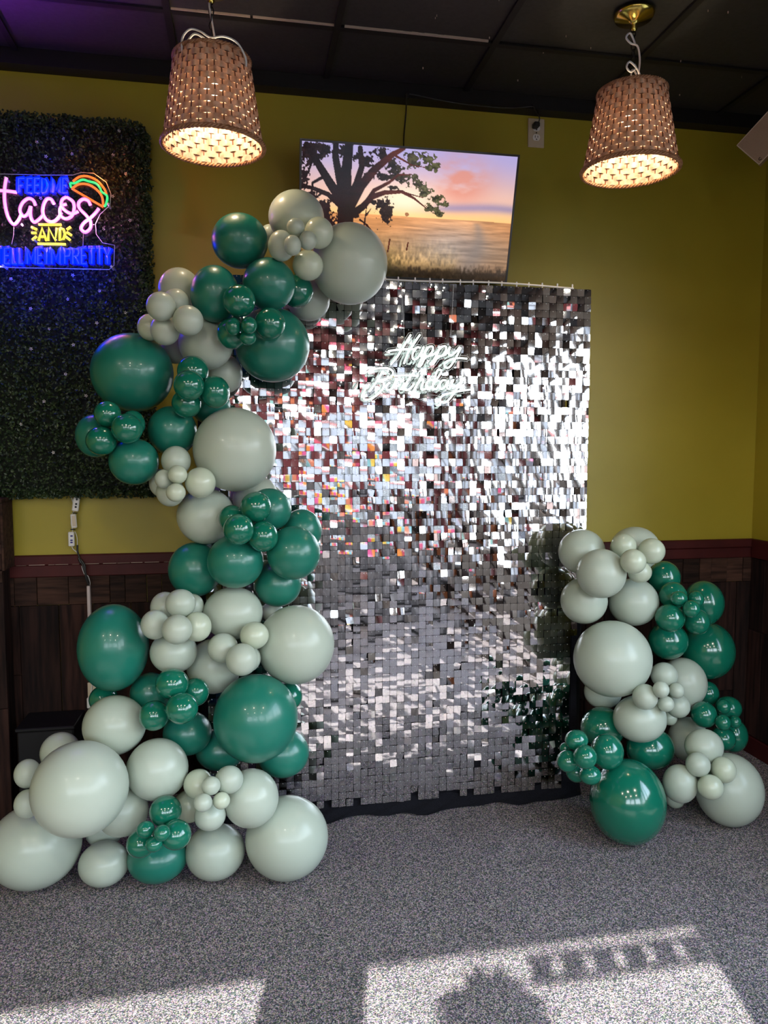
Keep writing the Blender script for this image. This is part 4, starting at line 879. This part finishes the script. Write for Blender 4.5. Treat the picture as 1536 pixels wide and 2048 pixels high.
SHORT = [
('s',1.307,2.757,1.057,0.0905,1.02,0.98,'medium sage balloon at the top left of the short garland, against the sequins'),
('s',1.308,2.590,0.996,0.0926,1.00,1.00,'medium sage balloon in front at the upper left of the short garland'),
('s',1.538,2.760,1.061,0.0948,1.05,0.95,'medium sage balloon at the very top of the short garland behind its flower'),
('s',1.422,2.638,1.093,0.0467,1.02,0.98,'small pale sage balloon, upper left of the flower topping the short garland'),
('s',1.530,2.622,1.071,0.0502,1.01,0.99,'small pale sage balloon, rightmost of the flower topping the short garland'),
('s',1.384,2.495,1.053,0.0460,1.01,0.99,'small pale sage balloon, foremost of the flower topping the short garland'),
('s',1.480,2.617,0.992,0.0436,1.04,0.96,'small pale sage balloon, lowest of the flower topping the short garland'),
('s',1.534,2.754,0.847,0.0978,1.02,0.98,'medium sage balloon just under the flower topping the short garland'),
('s',1.303,2.719,0.868,0.0914,1.00,1.00,'medium shaded sage balloon at the left rim above the big sage balloon'),
('g',1.705,2.819,0.931,0.0672,0.98,1.02,'small green balloon, topmost green one of the short garland by the red rail'),
('g',1.681,2.713,0.876,0.0551,0.99,1.01,'small glossy green balloon, upper left of the upper green flower'),
('g',1.656,2.629,0.881,0.0308,1.06,0.94,'tiny green balloon, left one of the tiny trio in the upper green flower'),
('g',1.774,2.697,0.861,0.0327,0.96,1.04,'tiny green balloon, right one of the tiny trio in the upper green flower'),
('g',1.682,2.584,0.848,0.0327,0.98,1.02,'tiny green balloon, lowest of the tiny trio in the upper green flower'),
('g',1.632,2.648,0.801,0.0561,1.01,0.99,'small glossy green balloon, lower left of the upper green flower'),
('g',1.795,2.716,0.763,0.0514,0.98,1.02,'small glossy green balloon, lower right of the upper green flower'),
('g',1.892,2.822,0.816,0.0878,0.93,1.07,'medium green balloon right behind the upper green flower'),
('g',1.945,2.860,0.599,0.1166,0.95,1.05,'big green balloon at the right rim of the short garland before the planks'),
('g',1.701,2.769,0.677,0.0789,1.02,0.98,'medium green balloon between the big sage and the big green one'),
('s',1.385,2.633,0.655,0.1478,1.01,0.99,'big sage balloon at the left of the short garland'),
('s',1.425,2.782,0.475,0.0730,1.05,0.95,'medium sage balloon hidden under the left of the big sage balloon'),
('s',1.777,2.775,0.492,0.1010,0.96,1.04,'medium sage balloon right behind the small sage flower'),
('s',1.617,2.653,0.571,0.0510,1.02,0.98,'small sage balloon, topmost of the sage flower beside the big sage balloon'),
('s',1.451,2.503,0.542,0.0467,0.98,1.02,'small sage balloon, leftmost of the sage flower beside the big sage balloon'),
('s',1.487,2.456,0.583,0.0297,0.98,1.02,'tiny sage balloon, middle one of the sage flower beside the big sage balloon'),
('s',1.632,2.586,0.529,0.0295,0.98,1.02,'tiny sage balloon, right one of the sage flower beside the big sage balloon'),
('s',1.542,2.511,0.507,0.0295,1.01,0.99,'tiny sage balloon, lower one of the sage flower beside the big sage balloon'),
('s',1.678,2.646,0.444,0.0462,1.00,1.00,'small sage balloon, lower right of the sage flower beside the big sage balloon'),
('s',1.485,2.596,0.424,0.0958,1.07,0.93,'medium sage balloon below the big sage balloon of the short garland'),
('s',1.703,2.744,0.361,0.0312,0.98,1.02,'sliver of sage balloon below the sage flower'),
('g',1.929,2.827,0.422,0.0495,0.95,1.05,'sliver of green balloon below the big green one at the right rim'),
('g',1.806,2.667,0.394,0.0514,0.98,1.02,'small green balloon, leftmost of the lower right green flower'),
('g',1.968,2.739,0.386,0.0507,1.05,0.95,'small green balloon, topmost of the lower right green flower'),
('g',1.909,2.688,0.413,0.0288,0.97,1.03,'tiny green bulge on the topmost balloon of the lower right green flower'),
('g',1.847,2.601,0.382,0.0302,0.96,1.04,'tiny green balloon in the middle of the lower right green flower'),
('g',1.948,2.666,0.354,0.0247,0.97,1.03,'tiny green balloon at the right of the lower right green flower'),
('g',1.922,2.702,0.273,0.0500,1.01,0.99,'small green balloon, lowest of the lower right green flower'),
('g',2.028,2.789,0.247,0.0667,0.90,1.10,'medium green balloon at the right edge behind the lower right green flower'),
('s',1.814,2.780,0.248,0.0861,0.93,1.07,'medium shaded sage balloon between the lower green balloons'),
('s',1.730,2.546,0.315,0.0697,1.05,0.95,'medium sage balloon at the top of the bottom sage flower'),
('s',1.653,2.465,0.283,0.0442,1.00,1.00,'small sage balloon, upper left of the bottom flower trio'),
('s',1.753,2.454,0.259,0.0462,0.96,1.04,'small sage balloon, right one of the bottom flower trio'),
('s',1.677,2.420,0.214,0.0455,1.01,0.99,'small sage balloon, lowest of the bottom flower trio'),
('s',1.606,2.503,0.196,0.0674,0.94,1.06,'medium sage balloon at the left of the bottom flower trio'),
('s',1.843,2.543,0.135,0.1327,0.95,1.05,'big sage balloon on the carpet at the right end'),
('s',1.708,2.694,0.039,0.0381,1.00,1.00,'sliver of sage balloon near the carpet between the two big ones'),
('g',1.386,2.703,0.356,0.0842,1.04,0.96,'medium shaded green balloon behind, above the lower left green flower'),
('g',1.586,2.687,0.261,0.0905,1.07,0.93,'medium green balloon between the medium sage one and the biggest green one'),
('g',1.387,2.495,0.149,0.1468,0.94,1.06,'biggest green balloon of the short garland, resting on the carpet'),
('g',1.167,2.471,0.410,0.0392,1.07,0.93,'small green balloon, topmost of the lower left green flower'),
('g',1.299,2.494,0.348,0.0626,0.96,1.04,'small green balloon, rightmost of the lower left green flower'),
('g',1.166,2.398,0.377,0.0414,0.99,1.01,'small green balloon, foremost of the lower left green flower'),
('g',1.128,2.458,0.340,0.0389,0.99,1.01,'small green balloon, leftmost of the lower left green flower'),
('g',1.141,2.510,0.365,0.0203,0.97,1.03,'tiny sliver of green balloon at the back left of the lower left green flower'),
('g',1.215,2.455,0.282,0.0372,1.08,0.92,'small green balloon, lowest of the lower left green flower'),
('g',1.196,2.526,0.266,0.0391,1.01,0.99,'small shaded green balloon at the back bottom of the lower left green flower'),
]

BC = np.array([(b_[1], b_[2], b_[3], b_[4]) for b_ in TALL + SHORT])
def hidden(p):
    o = np.array([0, 0, CAM_H]); d = p - o; L_ = np.linalg.norm(d); d = d / L_
    oc = BC[:, :3] - o; t = oc @ d; dist = np.linalg.norm(oc - t[:, None] * d, axis=1); return bool(np.any((dist < BC[:, 3]) & (t < L_)))
cells = []
for rI in range(NR_):
    z = BZ1 - .004 - rI * PIT
    xmax = BX1 if z > 1.0 else BX1 - .012 - (1.0 - z) * .072
    for cI in range(NC):
        x = BX0 + PIT * (cI + .5)
        if x + PIT / 2 > xmax + .004: continue
        if rI == NR_ - 1 and rnd.random() < .25: continue
        if rnd.random() < .0012: continue
        pitch = nr.normal(-.016, .031) + .012 * math.sin(x * 9 + z * 3) ; yaw = nr.normal(0, .036) + .012 * math.sin(z * 11 + x * 2); roll = nr.normal(0, .012)
        if z < .5: pitch += nr.normal(0, .03); yaw += nr.normal(0, .05); roll += nr.normal(0, .028)
        q = rnd.random()
        if q < .012: roll += rnd.uniform(-.35, .35); pitch += rnd.uniform(-.15, .15)
        elif q < .16: yaw += rnd.uniform(-.3, .3); pitch += rnd.uniform(-.16, .12)
        vi = rnd.choices(range(5), (6, 4, 3, 2, 1))[0]
        cells.append((x, BY - rnd.uniform(.0, .0035), z, pitch, roll, yaw, vi))
vis = [c for c in cells if not hidden(np.array(c[:3]) + (0, 0, -.014))]
vis.sort(key=lambda c: c[0] ** 2 + c[1] ** 2 + (c[2] - CAM_H) ** 2)
single = set(id(c) for c in vis[:300])
JV = []; JF = []; pg = MB(); wo = np.array(WL['sequin_backdrop'])
for c in cells:
    x, y, z, a, b_, g, vi = c; me, vs, fs = variants[vi]
    if id(c) in single:
        o = bpy.data.objects.new('sequin', me); COL.objects.link(o); o.parent = bd; o.location = Vector((x, y, z)) - Vector(wo); o.rotation_euler = (a, b_, g)
    else:
        k = len(JV); R = np.array(Euler((a, b_, g)).to_matrix()); JV += [tuple(p) for p in (vs @ R.T + (x, y, z))]; JF += [tuple(i + k for i in f_) for f_ in fs]
    s_ = .0013; zz = z - .0005
    pg.add([(x - s_, y - .001, zz - s_), (x + s_, y - .001, zz - s_), (x + s_, y - .001, zz + s_), (x - s_, y - .001, zz + s_), (x, y - .0035, zz)], [(0, 1, 4), (1, 2, 4), (2, 3, 4), (3, 0, 4)])
jm = MB(); jm.v = JV; jm.f = JF; tag(jm.build('sequin_field', M['foil'], bd, smooth=True, fix=False), kind='stuff')
tag(pg.build('peg', M['clear_peg'], bd, fix=False), kind='stuff')

# ---------------------------------------------------------------- Happy Birthday sign
HY = BY - .045
def Z4(pts, Y=HY): return [at(700 + x / 5.908, 640 + y / 5.908, Y) for x, y in pts]
hb = thing('birthday_neon_sign', tuple(at(830, 805, HY)), 'white script Happy Birthday neon sign hanging in front of the sequin wall', 'neon sign')
HW = [
 [(720, 172), (640, 300), (560, 430), (480, 530)], [(828, 172), (760, 270), (680, 400), (635, 520)], [(450, 368), (560, 352), (680, 345), (760, 345)],
 [(835, 330), (790, 325), (745, 385), (740, 450), (775, 465), (825, 410), (872, 318), (842, 405), (852, 452), (900, 410)],
 [(915, 315), (885, 380), (840, 470), (805, 545), (840, 535), (885, 450), (930, 425)], [(880, 400), (925, 325), (975, 315), (975, 365), (930, 425), (885, 430)],
 [(1070, 315), (1035, 390), (985, 480), (950, 525), (985, 515), (1030, 450), (1070, 425)], [(1025, 395), (1075, 325), (1130, 312), (1130, 365), (1085, 425), (1040, 425)], [(930, 425), (980, 410), (1025, 380)],
 [(1085, 425), (1140, 395), (1180, 320), (1165, 385), (1185, 420), (1235, 390), (1300, 320)], [(1310, 325), (1270, 410), (1225, 490), (1170, 560), (1120, 555), (1125, 505), (1200, 465), (1290, 450), (1385, 458)]]
BW = [
 [(215, 632), (270, 590), (360, 570), (450, 572), (505, 610), (490, 665), (410, 700), (310, 725)], [(310, 725), (390, 735), (400, 790), (340, 865), (250, 930), (175, 940), (155, 895), (180, 820), (230, 760)], [(385, 605), (330, 700), (270, 790), (225, 850)],
 [(470, 735), (430, 780), (440, 825), (490, 815), (540, 750)], [(545, 690), (530, 740), (500, 800)], [(530, 750), (570, 710), (610, 715)],
 [(520, 660), (660, 655), (810, 662)], [(770, 592), (700, 690), (640, 790), (665, 830), (720, 800), (760, 750)],
 [(890, 590), (830, 690), (770, 800), (755, 840)], [(775, 790), (830, 715), (865, 705), (855, 760), (840, 815), (880, 820), (920, 780)],
 [(985, 715), (935, 710), (900, 765), (910, 815), (960, 800), (1010, 720), (1075, 625), (1070, 590), (1030, 600), (1000, 690), (975, 790), (1005, 820), (1050, 780)],
 [(1140, 715), (1090, 715), (1060, 770), (1075, 815), (1120, 790), (1165, 715), (1145, 790), (1165, 815), (1200, 780)],
 [(1225, 700), (1205, 765), (1235, 790), (1290, 750), (1335, 690)], [(1335, 695), (1270, 800), (1195, 910), (1125, 975), (1070, 960), (1085, 900), (1180, 865), (1300, 840), (1420, 822)]]
def ribbon(lines, Y, wpx):
    mb = MB()
    for ln in lines:
        P = spline(Z4(ln, Y), 4); P = [np.array(p) for p in P]; L_, R_ = [], []
        for i in range(len(P)):
            d = P[min(i + 1, len(P) - 1)] - P[max(i - 1, 0)]; d[1] = 0; d /= np.linalg.norm(d) + 1e-9; nn = np.array([-d[2], 0, d[0]]); L_.append(P[i] + nn * wpx); R_.append(P[i] - nn * wpx)
        d0 = P[0] - P[1]; d0 /= np.linalg.norm(d0); d1 = P[-1] - P[-2]; d1 /= np.linalg.norm(d1)
        out = [P[0] + d0 * wpx] + L_ + [P[-1] + d1 * wpx] + R_[::-1]
        yield out
pm = MB(); em = MB()
for k, out in enumerate(list(ribbon(HW + BW, HY + .012, .0105))):
    dy = (k % 5) * .0006; n_ = (len(out) - 2) // 2
    O = [p + (0, dy, 0) for p in out]; top, Ls_, end, Rs_ = O[0], O[1:1 + n_], O[1 + n_], O[2 + n_:][::-1]
    vs = [top] + [v_ for ab in zip(Ls_, Rs_) for v_ in ab] + [end]; fs = [(0, 1, 2)] + [(1 + 2 * i, 3 + 2 * i, 4 + 2 * i, 2 + 2 * i) for i in range(n_ - 1)] + [(2 * n_ - 1, 2 * n_ + 1, 2 * n_)]
    pm.add(vs, fs); em.tube(O, .0011, 5, closed=True)
pm.build('acrylic_plate', M['acrylic'], hb, fix=False); em.build('plate_edge', M['acrylic_edge'], hb, smooth=True)
def st(name, mt, lines, r, Y):
    mb = MB()
    for ln in lines: mb.tube(spline(Z4(ln, Y), 5), r, 8)
    return mb.build(name, mt, hb, smooth=True)
st('happy_tube', M['n_white'], HW, .0041, HY); st('birthday_tube', M['n_white'], BW, .0041, HY)
wr = MB()
for (x, x2) in ((640, 610), (1190, 1225)): wr.tube([at(700 + x / 5.908, 640 + 180 / 5.908, HY + .012), at(700 + x2 / 5.908, 570, BY - .006)], .0007, 5)
wr.build('hanging_wire', M['acrylic_edge'], hb)
wr = MB(); wr.tube(spline([at(830, 795, HY + .014), at(845, 800, HY + .02), at(862, 790, HY + .02), at(900, 796, HY + .02)], 6), .001, 5); wr.build('lead_wire', M['cord_white'], hb)

# ---------------------------------------------------------------- balloons
import bmesh
def balloon_mesh(name, mt, nu=40, nv=28):
    """round balloon with a slight taper and a rolled knot at its back (+y)"""
    prof = []
    for j in range(nv + 1):
        a = PI * j / nv; y = -math.cos(a); r_ = math.sin(a)
        if y > 0: r_ *= 1 - .06 * y ** 2; y *= 1 + .02 * y
        prof.append((r_, y))
    prof = prof[:-1]; prof[0] = (0.0005, -1.0)
    prof += [(.035, 1.03), (.028, 1.06), (.045, 1.075), (.05, 1.09), (.03, 1.10), (.0005, 1.10)]
    mb = MB(); mb.lathe(prof, (0, 0, 0), nu, ax='y'); me = bpy.data.meshes.new(name); me.from_pydata(mb.v, [], mb.f); me.materials.append(mt)
    b = bmesh.new(); b.from_mesh(me); bmesh.ops.remove_doubles(b, verts=b.verts, dist=1e-3); bmesh.ops.recalc_face_normals(b, faces=b.faces); b.to_mesh(me); b.free()
    me.polygons.foreach_set('use_smooth', [True] * len(me.polygons)); me.update(); return me
BMS = {k: balloon_mesh('balloon_' + k, M[k]) for k in ('green', 'green_gloss', 'sage', 'sage_pale')}
for side, lst in (('tall', TALL), ('short', SHORT)):
    for (c, x, y, z, R_, sx, sz, lab) in lst:
        small = R_ < .062
        k = ('green_gloss' if (small or side == 'short') else 'green') if c == 'g' else ('sage_pale' if (small and ('pale' in lab or rnd.random() < .35)) else 'sage')
        o = bpy.data.objects.new('balloon', BMS[k]); COL.objects.link(o); o.location = (x, y, z); o.scale = (R_ * sx, R_ * (.96 if not small else 1), R_ * sz)
        tag(o, lab, 'balloon', 'balloons of the %s garland' % side)

# ---------------------------------------------------------------- made-up fittings by the window wall, for mirror colours and floor shadows
va = thing('window_valance', (.28, FW + .08, 2.33), 'added slatted valance at the middle window, casting the slatted floor shadow', 'valance')  # added unseen piece, shaped for the slatted shadow in the sun patch
MB().box((-.16, FW + .078, 2.306), (.42, FW + .083, 2.320)).build('rail', M['terracotta'], va)
for k in range(6):
    x = -.12 + k * .095; MB().box((x - .030, FW + .078, 2.268), (x + .030, FW + .083, 2.312), rot=rotm(0, .35, 0)).build('slat', M['terracotta'], va)
MB().box((-.16, FW + .078, 2.258), (.40, FW + .083, 2.274)).build('rail', M['terracotta'], va)
for x in (-.1, .38): MB().tube([(x, FW + .08, 2.285), (x, FW + .08, WZ1 + .03)], .0015, 5).build('wire', M['chain'], va)
M['grey_plank'] = noise_col(mat('weathered_plank', (.2, .18, .17), .6), (.12, .10, .10), (.30, .27, .26), scale=(14, 14, 1.5), ns=3, bump=.3, rand=True)
dv = thing('sun_block_divider', (-.3, -1.15, 0), 'added waist-high planked divider behind the viewer, blocking sun from the floor', 'divider')  # added half-wall, keeps the sun off the floor behind the camera
MB().box((-2.6, -1.19, 0), (1.75, -1.12, .88)).build('core', M['black'], dv)
for k in range(30):
    x = -2.6 + k * .145; MB().box((x + .001, -1.12, .06), (x + .144, -1.105, .88), bev=.002).build('plank', M['grey_plank'], dv)
MB().box((-2.62, -1.2, .88), (1.77, -1.09, .91), bev=.004).build('cap_board', M['red_trim'], dv)
hpn = thing('shadow_fern', (-.38, FW + .42, 1.6), 'added hanging fern out of view, casting the rounded floor shadow', 'plant')  # added unseen plant, there only for the rounded shadow on the carpet
q = MB(); cx, cy, cz = -.22, FW + .40, 2.0
for k in range(420):
    th, ph = rnd.uniform(0, 2 * PI), rnd.uniform(-1.2, 1.3); L_ = rnd.uniform(.13, .23); d = np.array([math.cos(th) * math.cos(ph), math.sin(th) * math.cos(ph) * .6, math.sin(ph) * .75])
    c0 = np.array([cx, cy, cz]); p0 = c0 + d * .03; p1 = c0 + d * L_ * .6 + (0, 0, .03); p2 = c0 + d * L_ - (0, 0, .02); s_ = np.cross(d, (0, 0, 1)); s_ /= np.linalg.norm(s_) + 1e-9
    q.add([p0, p1 + s_ * .016, p2, p1 - s_ * .016], [(0, 1, 2, 3)])
tag(q.build('frond', M['leaf'], hpn, fix=False), kind='stuff')
MB().lathe([(0, cz - .14), (.07, cz - .13), (.10, cz - .02), (.09, cz - .02), (.0, cz - .03)], (cx, cy, 0), 20).build('pot', M['terracotta'], hpn, smooth=True)
MB().tube([(cx, cy, cz), (cx, cy, ZC)], .003, 5).build('hanger', M['chain'], hpn)
stripes = [(.95, .33, .06), (.85, .12, .35), (.9, .6, .08), (.25, .55, .6), (.9, .28, .15), (.6, .07, .16)]
for bi, (x0, x1) in enumerate(((-2.6, -.6), (-.4, 2.0))):  # made-up benches, put bright colours into the sequin reflections
    bb = thing('reflection_bench', ((x0 + x1) / 2, FW + .3, 0), ('added striped bench under the left window, colouring the mirrors' if bi == 0 else 'added striped bench under the middle window, colouring the mirrors'), 'bench', 'added booth benches')
    MB().box((x0, FW + .06, 0), (x1, FW + .55, .42), bev=.01).build('base', M['plank'], bb)
    MB().box((x0, FW + .10, .42), (x1, FW + .58, .50), bev=.02).build('seat', M['front_paint'], bb)
    n_ = 11
    for k in range(n_):
        a, b_ = x0 + (x1 - x0) * k / n_, x0 + (x1 - x0) * (k + 1) / n_; cc = stripes[(k + bi) % 6]
        if 'st%d' % ((k + bi) % 6) not in M: M['st%d' % ((k + bi) % 6)] = mat('striped_cushion', cc, .7)
        MB().box((a + .004, FW + .06, .50), (b_ - .004, FW + .15, 1.02), bev=.02).build('back_cushion', M['st%d' % ((k + bi) % 6)], bb)
for k, nm_ in enumerate(('orange', 'magenta', 'yellow', 'teal', 'red', 'maroon')):  # made-up flags, add coloured bits to the sequin reflections
    x = -2.0 + k * .62; mm = M['st%d' % k]
    tag(MB().grid(lambda u, v_: (x + .3 * (u - .5), FW + .12 + .01 * math.sin(u * 9), 2.62 - .24 * v_ * (1 - .25 * abs(math.sin(u * 4 * PI)))), 16, 4).build('reflection_flag', mm, smooth=True),
        nm_ + ' cut-paper flag added above the windows to colour the mirrors', 'flag', 'added paper flags over the windows')
